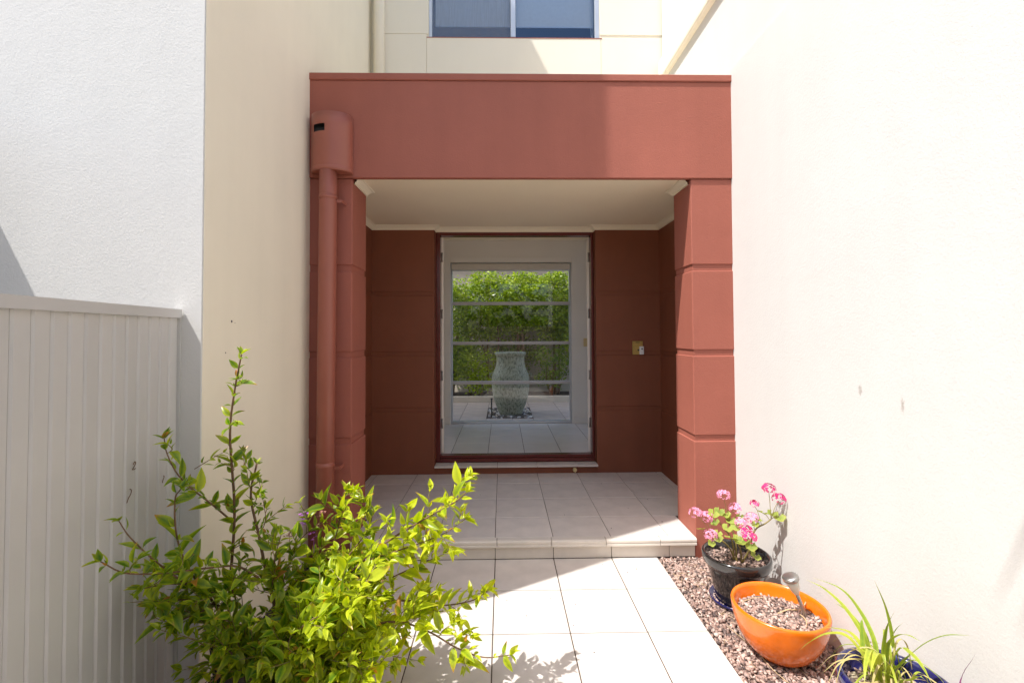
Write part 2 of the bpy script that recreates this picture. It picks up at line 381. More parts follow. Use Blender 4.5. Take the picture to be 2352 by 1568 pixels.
# cornice swept round the soffit
poly = [(-1.034,3.206),(-1.034,3.4965),(-1.315,3.4965),(-1.315,YB),(-.686,YB),(-.686,4.752),(.951,4.752),(.951,YB),(1.605,YB),(1.605,3.4965),(1.326,3.4965),(1.326,3.206)]
def sweep(poly, prof, mat, name, parent, ztop, side=1):
    mb = MB(); n = len(poly); k = len(prof)
    for i, p in enumerate(poly):
        p = V((p[0], p[1])); d0 = (p-V(poly[i-1])).normalized() if i else None; d1 = (V(poly[i+1])-p).normalized() if i < n-1 else None
        d0 = d0 or d1; d1 = d1 or d0
        n0 = V((d0.y, -d0.x))*side; n1 = V((d1.y, -d1.x))*side; m_ = (n0+n1); m_ /= max(.3, m_.dot(n0))
        for (d, z) in prof: mb.v.append(V((p.x+m_.x*d, p.y+m_.y*d, ztop-z)))
    for i in range(n-1):
        for j in range(k-1): mb.f.append((i*k+j, i*k+j+1, (i+1)*k+j+1, (i+1)*k+j))
    return mb.build(name, mat, parent)
sweep(poly, [(.052,.001),(.050,.007),(.043,.0075),(.034,.012),(.022,.022),(.013,.034),(.0085,.036),(.0085,.046),(.0005,.046)], m_trim, 'cornice', pt, 2.638)
# porch floor: step block, bullnose, riser, tiles
pf = box('porch_floor', (BX0, 1.622, YS+.012, 4.66, -.06, ZP-.0035), m_grout, pt)
tiles(pf, grid(-1.0345, 1.3265, XA, .4), [YS+.02, 3.546], ZP, .01, m_tile)
tiles(pf, grid(-1.3145, 1.6045, XA, .4), [3.546, 3.946, 4.346, YB-.001], ZP, .01, m_tile)
prof = [(YS+.02, ZP), (3.163, ZP), (3.153, ZP-.003), (3.148, ZP-.010), (3.148, ZP-.022), (3.152, ZP-.025), (3.152, ZP-.032), (3.149, ZP-.034), (3.149, ZP-.046), (3.156, ZP-.050), (YS+.02, ZP-.050)]
for x0, x1 in zip(grid(-1.0345, 1.3255, -.043, .372)[:-1], grid(-1.0345, 1.3255, -.043, .372)[1:]):
    mb = MB(); n = len(prof)
    for x in (x0+.002, x1-.002): mb.v += [V((x, y, z)) for y, z in prof]
    mb.f = [(i, n+i, n+(i+1) % n, (i+1) % n) for i in range(n)]+[tuple(range(n)), tuple(range(n, 2*n))[::-1]]
    mb.build('bullnose_tile', m_nose, pf)
xs = grid(-1.0345, 1.3255, XA, .4)
for x0, x1 in zip(xs[:-1], xs[1:]): tile('riser_tile', x0+.002, x1-.002, YS, YS+.012, .001, ZP-.052, m_nose, pf)
# sill tiles under the door
for x0, x1 in zip(*(lambda q: (q[:-1], q[1:]))(grid(-.684, .955, XA, .4))):
    tile('sill_tile', x0+.002, x1-.002, 4.612, 4.74, .2055, .2245, m_nose, bw_)

# ------------------------------------------------------------ the house behind: hall, doors, window, upper storey
hs = thing('house', 'two storey house behind the porch with tiled hall and cream panelled upper wall', 'house', (.14, 5.6, 0))
df = MB()
for a, b_ in ((-.686, -.641), (.925, .951)):
    df.box(a, b_, 4.752, 4.86, .226, 2.60, .003)
df.box(-.662, -.655, 4.744, 4.753, .29, 2.575, .001); df.box(.938, .945, 4.744, 4.753, .29, 2.575, .001)
df.box(-.640, .924, 4.752, 4.86, 2.561, 2.60, .003)
df.box(-.640, .924, 4.742, 4.86, .226, .262, .004); df.box(-.640, .924, 4.775, 4.86, .262, .288, .003)
dfo = df.build('door_frame', m_door, hs)
for sx, px in ((-1, -.644), (1, .928)):
    ang = math.radians(9.0 if sx < 0 else 12.5)
    leaf = MB().box(0, .044, 0, .78, .295, 2.555, .002)
    rot = Matrix.Rotation(ang if sx < 0 else -ang, 4, 'Z')
    for q in leaf.v:
        if sx < 0: q.x = q.x-.018
        else: q.x = -q.x+.018
        q.xyz = (rot @ q)+V((px, 4.866, 0))
    if sx > 0: leaf.f = [tuple(reversed(f)) for f in leaf.f]
    lf = leaf.build('door_leaf', m_hallwall, hs)
    for z in (.55, 1.05, 1.70, 2.30):
        MB().tube([(px-sx*.010, 4.862, z), (px-sx*.010, 4.862, z+.10)], .006, 8).build('hinge', m_steel, lf, True)
# hall
hf = box('hall_floor', (-1.32, 1.62, 4.87, 6.50, .10, .2665), m_grout, hs)
tiles(hf, grid(-1.31, 1.595, -.553, .393), [4.872, 4.977, 5.367, 5.738, 6.109, 6.498], .27, .01, m_hall, gap=.005)
struct(box('added_bounce_terrace', (1.625, 9, 4.89, 6.64, -.06, .22), m_tile), 'unseen pale tiled terrace added beside the hall to bounce light in')  # out-of-view pale floor, added to throw light into the hall
box('hall_ceiling', (-1.34, 1.62, 4.75, 6.64, 2.92, 3.05), m_ceil, hs)
mk('added_daylight_pane', [(1.6, 4.88, .27), (1.6, 6.5, .27), (1.6, 6.5, 2.92), (1.6, 4.88, 2.92)], [(0,1,2,3)], m_glass, hs)  # unseen glass side, added to let more daylight into the hall
box('hall_front_wall', (1.70, 2.6, 4.65, 4.88, 0, 3), m_hallwall, hs)
wx0, wx1, wz0, wz1 = -.735, .985, .272, 2.548
fw = MB()
fw.box(-1.34, wx0, 6.50, 6.64, 0, 2.93); fw.box(wx1, 1.62, 6.50, 6.64, 0, 2.93); fw.box(wx0, wx1, 6.50, 6.64, wz1, 2.93); fw.box(wx0, wx1, 6.50, 6.64, 0, wz0-.004)
far = fw.build('far_wall', m_hallwall, hs)
ar = MB()                                                  # architrave, set 4 mm proud
ar.box(wx0-.08, wx0, 6.490, 6.4995, .36, wz1+.075, .0015); ar.box(wx1, wx1+.075, 6.490, 6.4995, .36, wz1+.075, .0015); ar.box(wx0+.0005, wx1-.0005, 6.490, 6.4995, wz1, wz1+.075, .0015)
ar.build('architrave', m_hallwall, far)
for a, b_ in ((-1.34, wx0-.001), (wx1+.001, 1.59)): box('skirting_board', (a, b_, 6.488, 6.4995, .271, .357), m_hallwall, far, b=.002)
co = MB(); co.box(-1.34, 1.62, 6.44, 6.4995, 2.86, 2.9195, .012); co.build('hall_cornice', m_trim, far)
wf = MB(); d0, d1 = 6.53, 6.60
wf.box(wx0, wx0+.028, d0, d1, wz0, wz1, .002); wf.box(wx1-.028, wx1, d0, d1, wz0, wz1, .002); wf.box(wx0+.028, wx1-.028, d0, d1, wz0, wz0+.034, .002); wf.box(wx0+.028, wx1-.028, d0, d1, wz1-.03, wz1, .002)
win = wf.build('hall_window', m_alu, hs)
bars = [.845, 1.405, 1.97]
for z in bars: box('glazing_bar', (wx0+.0285, wx1-.0285, 6.535, 6.59, z-.022, z+.022), m_bar, win, b=.003)
zz = [wz0+.034]+sum([[z-.021, z+.021] for z in bars], [])+[wz1-.03]
for i in range(4):
    mk('pane', [(wx0+.026, 6.562, zz[2*i]), (wx1-.026, 6.562, zz[2*i]), (wx1-.026, 6.562, zz[2*i+1]), (wx0+.026, 6.562, zz[2*i+1])], [(0,1,2,3)], m_glass, win)
rb = thing('roller_blind', 'beige roller blind rolled up at the top of the hall window', 'blind', (.12, 6.5, 2.46))
box('fabric_roll', (wx0+.02, wx1-.02, 6.475, 6.525, 2.44, 2.530), m_blind, rb, b=.012)
MB().tube([(wx0+.02, 6.50, 2.436), (wx1-.02, 6.50, 2.436)], .009, 10).build('bottom_rail', m_alu, rb, True)
lsw = thing('light_switch', 'small cream light switch plate on the hall wall beside the window', 'switch', (1.18, 6.49, 1.36))
box('plate', (1.150, 1.208, 6.4885, 6.4995, 1.352, 1.468), m_creamp, lsw, b=.002)
box('rocker', (1.172, 1.186, 6.484, 6.489, 1.398, 1.424), m_creamp, lsw, b=.001)
# upper storey
UZ0, UZ1 = 3.0, 8.7
ux0, ux1, uz0, uz1 = -.743, 1.021, 4.580, 6.1
uw = MB()
uw.box(-1.36, ux0, YB+.012, 4.80, UZ0, UZ1); uw.box(ux1, 1.70, YB+.012, 4.80, UZ0, UZ1); uw.box(ux0, ux1, YB+.012, 4.80, UZ0, uz0-.002); uw.box(ux0, ux1, YB+.012, 4.80, uz1, UZ1)
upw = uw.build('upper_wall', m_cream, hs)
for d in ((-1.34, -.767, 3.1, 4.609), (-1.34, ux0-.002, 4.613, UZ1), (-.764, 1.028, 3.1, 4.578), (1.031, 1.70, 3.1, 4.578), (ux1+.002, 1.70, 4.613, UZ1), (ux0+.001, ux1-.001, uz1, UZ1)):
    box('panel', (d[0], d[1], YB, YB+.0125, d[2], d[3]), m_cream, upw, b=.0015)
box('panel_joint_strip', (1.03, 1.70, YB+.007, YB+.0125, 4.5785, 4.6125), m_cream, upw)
uf = MB()
uf.box(ux0+.001, ux0+.033, YB+.02, YB+.09, uz0, uz1, .003); uf.box(ux1-.048, ux1-.001, YB+.02, YB+.09, uz0, uz1, .003); uf.box(ux0+.034, ux1-.049, YB+.02, YB+.09, uz0, uz0+.012, .002); uf.box(ux0+.034, ux1-.049, YB+.02, YB+.09, uz1-.04, uz1, .002)
ufo = uf.build('upper_window', m_alu, hs)
box('mullion', (.098, .150, YB+.012, YB+.085, uz0+.0125, uz1-.041), m_alu, ufo, b=.003)
box('sill_flashing', (ux0-.02, ux1+.02, YB-.004, YB+.02, uz0-.009, uz0-.002), m_redmetal, ufo)
for a, b_ in ((ux0+.033, .098), (.150, ux1-.048)):
    mk('pane', [(a, YB+.055, uz0+.01), (b_, YB+.055, uz0+.01), (b_, YB+.055, uz1-.04), (a, YB+.055, uz1-.04)], [(0,1,2,3)], m_glassup, ufo)
scm = bpy.data.materials.new('insect_mesh'); scm.use_nodes = True; n_ = scm.node_tree.nodes; l_ = scm.node_tree.links; n_.clear()
o_ = n_.new('ShaderNodeOutputMaterial'); x_ = n_.new('ShaderNodeMixShader'); t_ = n_.new('ShaderNodeBsdfTransparent'); d_ = n_.new('ShaderNodeBsdfDiffuse'); d_.inputs[0].default_value = (.36, .39, .46, 1)
w_ = n_.new('ShaderNodeTexNoise'); tc_ = n_.new('ShaderNodeTexCoord'); mp_ = n_.new('ShaderNodeMapping'); mp_.inputs['Scale'].default_value = (160, 1, 6); l_.new(tc_.outputs['Object'], mp_.inputs[0]); l_.new(mp_.outputs[0], w_.inputs['Vector']); w_.inputs['Scale'].default_value = 1
r_ = n_.new('ShaderNodeMapRange'); r_.inputs[3].default_value = .12; r_.inputs[4].default_value = .45; l_.new(w_.outputs[0], r_.inputs[0]); l_.new(r_.outputs[0], x_.inputs[0]); l_.new(t_.outputs[0], x_.inputs[1]); l_.new(d_.outputs[0], x_.inputs[2]); l_.new(x_.outputs[0], o_.inputs[0])
mk('insect_screen', [(ux0+.034, YB+.040, uz0+.012), (.0975, YB+.040, uz0+.012), (.0975, YB+.040, uz1-.041), (ux0+.034, YB+.040, uz1-.041)], [(0,1,2,3)], scm, ufo)
rm = MB(); rm.box(-1.3, 1.6, 6.4, 6.5, 3.1, 6.5); rm.box(-1.3, 1.6, 4.80, 6.4, 3.05, 3.12); rm.box(-1.3, 1.6, 4.80, 6.4, 6.4, 6.5); rm.box(-1.3, -1.25, 4.80, 6.4, 3.12, 6.4); rm.box(1.55, 1.6, 4.80, 6.4, 3.12, 6.4)
rm.build('upper_room', m_dark, hs)
for (a, b_, which, z) in ((ux0+.055, .094, 'the screened pane', 4.775), (.156, ux1-.052, 'the clear pane', 4.772)):
    ub = thing('roller_blind', 'white roller blind half down behind %s of the upstairs window' % which, 'blind', ((a+b_)/2, YB+.11, z))
    box('fabric', (a, b_, YB+.112, YB+.114, z, uz1), m_blindup, ub)
    box('bottom_rail', (a, b_, YB+.106, YB+.120, z-.018, z-.0005), m_alu, ub, b=.003)
    if which == 'the clear pane':
        MB().tube(cr([(.945, YB+.10, 5.2), (.947, YB+.10, 4.72), (.954, YB+.10, 4.655), (.963, YB+.10, 4.66), (.966, YB+.10, 4.75), (.964, YB+.10, 5.2)], 5), .0035, 6).build('chain', m_whitep, ub, True)
bxu = thing('cardboard_box', 'brown box standing inside the upstairs window by the blind chain', 'box', (.89, 4.85, 4.5))
box('carton', (.80, .97, 4.80, 4.90, 4.40, 4.662), plain('cardboard', (.36, .23, .16), .9), bxu, b=.003)
box('shelf', (-1.2, 1.5, 4.78, 4.95, 4.36, 4.398), m_dark, hs)
shade_roof = MB(); shade_roof.box(-6, 1.72, 4.66, 7.25, 8.72, 8.80); shade_roof.box(-1.30, 1.72, 6.52, 6.64, 3.055, 8.72); shade_roof.box(1.62, 1.72, 4.81, 6.52, 3.055, 8.72)  # unseen eave and height shaped to keep the courtyard in shade
shade_roof.build('roof', m_cream, hs)

# cream downpipe upstairs
dpu = thing('wall_downpipe', 'cream round downpipe in the corner of the upper wall above the porch', 'downpipe', (-1.236, 4.59, 3.15))
MB().tube([(-1.232, 4.586, 3.14), (-1.232, 4.586, 7.55)], .054, 20).build('pipe', m_cream, dpu, True)
box('bracket', (-1.295, -1.170, 4.628, 4.6485, 5.2, 5.225), m_cream, dpu)
# ------------------------------------------------------------ red downpipe with rain head
dp = thing('downpipe', 'terracotta downpipe with half round rain head on the porch pillar', 'downpipe', (-1.178, 3.10, 0))
cx, cy = -1.164, 3.158
R = .139
def head():
    mb = MB(); nseg = 28; prof_ = [(2.640, 1.0), (2.652, 1.018), (2.668, 1.018), (2.672, 1.0), (3.035, 1.0)]
    ang = [math.pi+math.pi*i/nseg for i in range(nseg+1)]
    dq = .78
    for z, k in prof_:
        for a in ang: mb.v.append(V((cx+R*k*math.cos(a), cy+R*k*dq*math.sin(a), z)))
    n = nseg+1
    # overflow slot cut: leave out faces where the slot is (two rows are split below)
    for i in range(len(prof_)-2):
        for j in range(nseg): mb.f.append((i*n+j, i*n+j+1, (i+1)*n+j+1, (i+1)*n+j))
    zs = [2.672, 2.900, 2.950, 3.035]; base = []
    for z in zs:
        base.append(len(mb.v))
        for a in ang: mb.v.append(V((cx+R*math.cos(a), cy+R*dq*math.sin(a), z)))
    js = [j for j in range(nseg) if -1.262 < cx+R*math.cos((ang[j]+ang[j+1])/2) < -1.172]
    for i in range(3):
        for j in range(nseg):
            if i == 1 and j in js: continue
            mb.f.append((base[i]+j, base[i]+j+1, base[i+1]+j+1, base[i+1]+j))
    mb.f.append(tuple(range(n))[::-1]); mb.f.append(tuple(base[3]+j for j in range(n)))
    return mb
hd = head().build('rain_head', m_redmetal, dp, False)
for p in hd.data.polygons: p.use_smooth = len(p.vertices) == 4
mb = MB(); nseg = 16
mb.box(-1.27, -1.165, 3.10, 3.155, 2.88, 2.97); mb.build('overflow_liner', m_black, hd)
MB().tube([(-1.172, 3.10, 2.641), (-1.172, 3.10, 2.42), (-1.178, 3.10, 1.5), (-1.186, 3.10, .0)], .0575, 24).build('pipe', m_redmetal, dp, True)
for z, x in ((2.45, -1.172), (.665, -1.183)):
    MB().tube([(x, 3.10, z), (x, 3.10, z+.012), (x, 3.10, z+.014), (x, 3.10, z+.03)], [.060, .060, .0588, .0588], 24).build('pipe_joint', m_redmetal, dp, True)
    br = MB(); br.box(x+.052, x+.096, 3.098, 3.102, z-.022, z-.002); br.box(x+.094, x+.098, 3.098, 3.176, z-.022, z-.002); br.tube([(x+.09, 3.092, z-.012), (x+.09, 3.108, z-.012)], .008, 8)
    br.build('bracket', m_redmetal, dp)

# ------------------------------------------------------------ small fittings
ic = thing('doorbell_plate', 'yellow brass doorbell plate with a small white button box on the dark wall', 'doorbell', (1.376, 4.64, 1.32))
x, z = 1.372, 1.390
box('plate', (x-.052, x+.052, 4.634, 4.6475, z-.068, z+.068), m_brass, ic, b=.003)
box('button_box', (x+.014, x+.056, 4.612, 4.6335, z-.066, z+.016), m_whitep, ic, b=.004)
MB().tube([(x+.036, 4.6125, z-.010), (x+.036, 4.6085, z-.010)], .0075, 12).build('button', m_black, ic)
MB().tube([(x+.005, 4.6345, z-.022), (x+.005, 4.6305, z-.022)], .009, 12).build('spy_hole', m_black, ic)
box('top_slot', (x-.022, x+.018, 4.632, 4.6345, z+.052, z+.058), m_black, ic)
ds = thing('door_stop', 'small round tan door stop on the plinth below the door sill', 'door stop', (.72, 4.64, .17))
MB().tube([(.722, 4.648, .172), (.722, 4.622, .172), (.722, 4.612, .170)], [.018, .022, .012], 14).build('knob', m_creamp, ds, True)
MB().tube([(.726, 4.64, .160), (.728, 4.63, .1375)], .004, 6).build('pin', m_creamp, ds)

# ------------------------------------------------------------ gate
gp0 = V((-1.424, 2.045)); gd = V((.106, -1)).normalized(); gn = V((gd.y*-1, gd.x))       # along gate; normal to the path side
gn = V((1, .106)).normalized()
gate = thing('metal_gate', 'tall grey slatted metal gate standing open against the white wall', 'gate', (gp0.x, 1.2, 0))
def gpt(s, d, z): q = gp0+gd*s+gn*d; return V((q.x, q.y, z))
def gbox(s0, s1, d0, d1, z0, z1):
    mb = MB(); mb.v = [gpt(s, d, z) for z in (z0, z1) for s, d in ((s0, d0), (s1, d0), (s1, d1), (s0, d1))]
    mb.f = [(0,1,2,3), (4,7,6,5), (0,4,5,1), (1,5,6,2), (2,6,7,3), (3,7,4,0)]; return mb
SW = .0640
slat_me = None
nsl = 30
for i in range(nsl):
    s = .004+i*SW
    if slat_me is None:
        # a shallow folded paling: tilted face with a returned edge
        pr = [(0, -.004), (.003, -.0008), (.058, .0040), (.0628, -.002), (.064, -.009), (0, -.009)]
        mb = MB(); n = len(pr)
        for z in (.06, 1.616): mb.v += [V((gd.x*a+gn.x*b_, gd.y*a+gn.y*b_, z)) for a, b_ in pr]
        mb.f = [(i_, n+i_, n+(i_+1) % n, (i_+1) % n) for i_ in range(n)]+[tuple(range(n)), tuple(range(n, 2*n))[::-1]]
        slat_me = bpy.data.meshes.new('slat'); slat_me.from_pydata([tuple(v) for v in mb.v], [], mb.f); slat_me.materials.append(m_gate)
    q = gpt(s, 0, 0); link('slat', slat_me, gate, q)
gbox(0, .004+nsl*SW, -.028, .014, 1.616, 1.654).build('top_rail', m_gate, gate)
gbox(0, .004+nsl*SW, -.028, .016, .02, .060).build('bottom_rail', m_gate, gate)
gbox(-.006, .0035, -.026, .010, .061, 1.615).build('end_stile', m_gate, gate)
for i, (p, sh) in enumerate((((-1.3929, 1.7564, 1.047), [(0,.012),(.008,.02),(.012,.012),(.002,.0),(-.004,-.006),(.006,-.008),(.012,-.006)]), ((-1.4113, 1.930, .948), [(.008,.014),(.012,.008),(.004,-.004),(.002,-.014)]), ((-1.3908, 1.7364, .951), [(.004,.022),(.012,.014),(.008,.002),(-.004,-.010),(-.012,-.024)]))):
    c0 = V(p)+V((gn.x, gn.y, 0))*.009
    pts = [c0-V((gd.x, gd.y, 0))*a+V((0, 0, b_)) for a, b_ in sh]
    c = MB().tube(cr(pts, 4), .0017, 6).build('curled_tendril', m_bark, None, True)
    tag(c, ('dark S shaped curled bit stuck high on the grey gate', 'tiny dark hooked bit stuck on the gate next to the bush', 'longest brown curled bit stuck low on the grey gate')[i], 'tendril')

# ------------------------------------------------------------ courtyard beyond the hall
ZC = .25
cp = struct(box('courtyard_paving', (-4, 9, 6.645, 8.66, -.06, ZC-.004), m_grout), 'brown paved courtyard beyond the hall window')
box('paving_slab', (2.552, 8.9, 6.65, 8.655, ZC-.012, ZC), m_court, cp)
pit = (-.25, .467, 7.02, 8.06)
xs_ = sorted(set([round(q, 3) for q in grid(-1.65, 2.55, pit[0], .4)]+[pit[1]])); xs_ = [q for q in xs_ if not (pit[1]-.1 < q < pit[1]+.1 and q != pit[1])]
ys_ = [6.66, 7.02, 7.42, 7.74, 8.06, 8.36, 8.655]
for i in range(len(xs_)-1):
    for j in range(len(ys_)-1):
        if xs_[i] >= pit[0]-.01 and xs_[i+1] <= pit[1]+.01 and ys_[j] >= pit[2]-.01 and ys_[j+1] <= pit[3]+.01: continue
        tile('paver', xs_[i]+.003, xs_[i+1]-.003, ys_[j]+.003, ys_[j+1]-.003, ZC-.012, ZC, m_court, cp, .002)
struct(box('planter_kerb', (-4, 9, 8.662, 8.78, -.06, .36), m_cwall, None, .008), 'low rendered kerb in front of the hedge')
struct(box('planter_soil', (-4, 9, 8.785, 9.775, -.06, .31), m_soil), 'soil of the planter under the hedge')
cw = thing('courtyard_wall', 'beige rendered wall behind the hedge', 'wall', (.1, 9.86, 0))
box('wall', (-6, 10, 9.78, 9.95, -.1, 2.02), m_cwall, cw); box('coping', (-6, 10, 9.76, 9.97, 2.02, 2.08), m_cwall, cw, b=.004)
nh = thing('neighbour_house', 'pale neighbouring house beyond the hedge with a grey roof edge', 'house', (-1, 15, 0))
box('wall', (-9, 9, 14.5, 19, -.1, 3.72), plain('pale_pink_render', (.74, .64, .55), .8), nh)
rfv = MB(); rfv.box(-9.3, 9.3, 14.1, 14.3, 3.70, 3.92); rfv.v += [V(q) for q in ((-9.3,14.1,3.93),(9.3,14.1,3.93),(9.3,17,5.2),(-9.3,17,5.2))]; k = len(rfv.v)-4; rfv.f.append((k,k+1,k+2,k+3))
rfv.build('roof', plain('blue_grey_roofing', (.26, .32, .38), .5), nh)

# urn
m_urn, t, b = newmat('speckled_glaze'); n, l = t.nodes, t.links
tc = n.new('ShaderNodeTexCoord'); nz = n.new('ShaderNodeTexNoise'); nz.inputs['Scale'].default_value = 46; nz.inputs['Detail'].default_value = 5; nz.inputs['Roughness'].default_value = .7
mp = n.new('ShaderNodeMapping'); mp.inputs['Scale'].default_value = (1, 1, .45); l.new(tc.outputs['Object'], mp.inputs[0]); l.new(mp.outputs[0], nz.inputs['Vector'])
crp = n.new('ShaderNodeValToRGB'); e = crp.color_ramp.elements; e[0].position = .36; e[0].color = (.04, .048, .03, 1); e[1].position = .47; e[1].color = (.25, .285, .20, 1)
q = e.new(.62); q.color = (.37, .40, .30, 1)
l.new(nz.outputs[0], crp.inputs[0]); l.new(crp.outputs[0], b.inputs['Base Color']); b.inputs['Roughness'].default_value = .55
bp = n.new('ShaderNodeBump'); bp.inputs['Strength'].default_value = .5; bp.inputs['Distance'].default_value = .006; l.new(nz.outputs[0], bp.inputs['Height']); l.new(bp.outputs[0], b.inputs['Normal'])
urn = thing('urn', 'tall speckled grey green urn standing on pebbles in the courtyard', 'urn', (.128, 7.42, .245))
kk = 1.03
prof = [(.165, 0), (.178, .02), (.196, .06), (.235, .16), (.272, .29), (.290, .42), (.297, .52), (.294, .59), (.283, .64), (.262, .69), (.238, .74), (.224, .80), (.217, .86), (.218, .91), (.222, .935), (.238, .945), (.243, .965), (.242, .985), (.236, .996), (.224, .998), (.212, .990), (.204, .96), (.198, .88), (.20, .80), (.22, .7)]
MB().lathe([(r*kk, z) for r, z in prof], (.128, 7.42, .245), 56).build('body', m_urn, urn, True)
for sx in (-1, 1):
    MB().tube(cr([(.128+sx*.285*kk, 7.42, .90), (.128+sx*.315*kk, 7.40, .895), (.128+sx*.318*kk, 7.40, .86), (.128+sx*.30*kk, 7.42, .84)], 4), .012, 8).build('lug', m_urn, urn, True)
MB().tube(cr([(.07, 7.125, .80), (.10, 7.115, .835), (.128, 7.115, .845), (.16, 7.115, .835), (.185, 7.125, .80)], 4), .008, 8).build('garland', m_urn, urn, True)
MB().lathe([(.1, 0), (.222, .0), (.2225, .008), (.1, .008)], (.128, 7.42, .245+.905), 32)
rod = thing('garden_spike', 'thin dark spike standing in the pebbles beside the urn', 'spike', (-.17, 7.2, .2))
MB().tube([(-.172, 7.16, .19), (-.172, 7.16, .52)], .011, 8).build('shaft', m_black, rod); MB().tube([(-.172, 7.16, .52), (-.172, 7.16, .54)], .016, 8).build('cap', m_black, rod)

import numpy as np
rng = np.random.default_rng(5)
BOXF = np.array([(0,3,2,1),(4,5,6,7),(0,1,5,4),(1,2,6,5),(2,3,7,6),(3,0,4,7)])
def chips(name, pts, size, flat, tones, mat, parent=None, smooth=False, sub=False):
    """broken stone chips or pebbles: each a warped little block of its own colour"""
    n = len(pts); pts = np.asarray(pts, float)
    if sub:
        base = []
        for (r, z) in ((.45, -1), (.95, -.35), (.95, .35), (.45, 1)):
            for j in range(6): base.append((r*math.cos(j*math.pi/3), r*math.sin(j*math.pi/3), z))
        base = np.array(base); fs = []
        for i in range(3):
            for j in range(6): fs.append((i*6+j, i*6+(j+1) % 6, (i+1)*6+(j+1) % 6, (i+1)*6+j))
        fs = np.array(fs+[(18, 19, 20, 21), (18, 21, 22, 23)])
    else:
        base = np.array([(-1,-1,-1),(1,-1,-1),(1,1,-1),(-1,1,-1),(-1,-1,1),(1,-1,1),(1,1,1),(-1,1,1)], float); fs = BOXF
    nv = len(base)
    v = np.repeat(base[None], n, 0)
    v = v*(1+rng.uniform(-.38, .38, v.shape)) if not sub else v*(1+rng.uniform(-.12, .12, v.shape))
    sz = rng.uniform(size[0], size[1], (n, 1)); asp = np.concatenate([rng.uniform(.75, 1.35, (n, 1)), rng.uniform(.5, .9, (n, 1)), rng.uniform(flat[0], flat[1], (n, 1))], 1)
    v = v*(sz*asp)[:, None, :]
    def rot(v, ax, a):
        c, s = np.cos(a)[:, None], np.sin(a)[:, None]; i, j = [(1, 2), (2, 0), (0, 1)][ax]
        o = v.copy(); o[..., i] = c*v[..., i]-s*v[..., j]; o[..., j] = s*v[..., i]+c*v[..., j]; return o
    v = rot(v, 0, rng.normal(0, .45, n)); v = rot(v, 1, rng.normal(0, .45, n)); v = rot(v, 2, rng.uniform(0, 6.28, n))
    v = (v+pts[:, None, :]).reshape(-1, 3)
    f = (fs[None]+(np.arange(n)*nv)[:, None, None]).reshape(-1, 4)
    me = bpy.data.meshes.new(name)
    me.vertices.add(len(v)); me.vertices.foreach_set('co', v.ravel())
    me.loops.add(f.size); me.loops.foreach_set('vertex_index', f.ravel().astype(np.int32))
    me.polygons.add(len(f)); me.polygons.foreach_set('loop_start', np.arange(0, f.size, 4, dtype=np.int32)); me.polygons.foreach_set('loop_total', np.full(len(f), 4, np.int32))
    if smooth: me.polygons.foreach_set('use_smooth', np.ones(len(f), bool))
    me.update(); me.validate()
    tn = np.asarray(tones, float); pick = tn[rng.integers(0, len(tn), n)]*rng.uniform(.7, 1.25, (n, 1))
    col = np.concatenate([np.repeat(pick, nv, 0), np.ones((n*nv, 1))], 1)
    at = me.color_attributes.new('tone', 'FLOAT_COLOR', 'POINT'); at.data.foreach_set('color', col.ravel().astype(np.float32))
    me.materials.append(mat); o = link(name, me, parent); o['kind'] = 'stuff'; return o
GR = [(.44,.29,.235),(.36,.23,.185),(.52,.38,.32),(.26,.17,.14),(.60,.47,.40),(.14,.10,.09),(.46,.31,.25),(.40,.29,.25)]
N = 15000
pts = np.stack([rng.uniform(PATH_R+.004, 1.612, N), rng.uniform(.6, YS-.004, N), rng.uniform(-.02, -.001, N)], 1)
edge = (pts[:, 0]-PATH_R) < .02; pts[edge, 2] -= .006
gv = chips('gravel', pts, (.0045, .0105), (.3, .6), GR, m_chip); gv['label'] = 'reddish brown crushed stone between the path and the white wall'
pb_ = []
while len(pb_) < 420:
    x, y = rng.uniform(pit[0]+.02, pit[1]-.02), rng.uniform(pit[2]+.02, pit[3]-.02)
    pb_.append((x, y, rng.uniform(.20, .255)))
pb = chips('pebbles', pb_, (.016, .032), (.5, .8), [(.62,.60,.56),(.70,.68,.66),(.50,.48,.46),(.30,.30,.31),(.12,.12,.13),(.55,.48,.42),(.66,.66,.68)], m_pebble, None, True, True)
pb['label'] = 'white and grey river pebbles around the foot of the urn'
struct(box('pebble_pit', (pit[0], pit[1], pit[2], pit[3], -.05, ZC-.0035), m_soil), None)

# ------------------------------------------------------------ leaves
def leaf_shape(L, W, fold=.25, curl=.3, rows=5):
    """folded blade along +Y, tip at L; returns verts, faces and (margin, along) for every vertex"""
    v, f, a = [], [], []
    for i in range(rows+1):
        t = i/rows; w_ = W*.5*math.sin(math.pi*min(1, t**.8*.97+.03))**.9*(1-.15*t)
        if i == rows: w_ = W*.015
        y = L*t; z = -curl*L*t*t*.5
        v += [(-w_, y, z+w_*fold*1.6), (0, y, z), (w_, y, z+w_*fold*1.6)]; a += [(1, t), (0, t), (1, t)]
    for i in range(rows):
        k = i*3; f += [(k, k+1, k+4, k+3), (k+1, k+2, k+5, k+4)]
    return v, f, a
def leaf_cols(a, yel, burn): return [(m_*.9, yel, max(0, (t-.72)/.28)*burn if burn < .97 else .55+.4*t, 1) for m_, t in a]
def frame_of(d, nrm):
    y = d.normalized(); z = (nrm-y*nrm.dot(y)); z = z.normalized() if z.length > 1e-4 else y.orthogonal().normalized()
    x = y.cross(z); return Matrix(((x.x, y.x, z.x), (x.y, y.y, z.y), (x.z, y.z, z.z))).to_4x4()
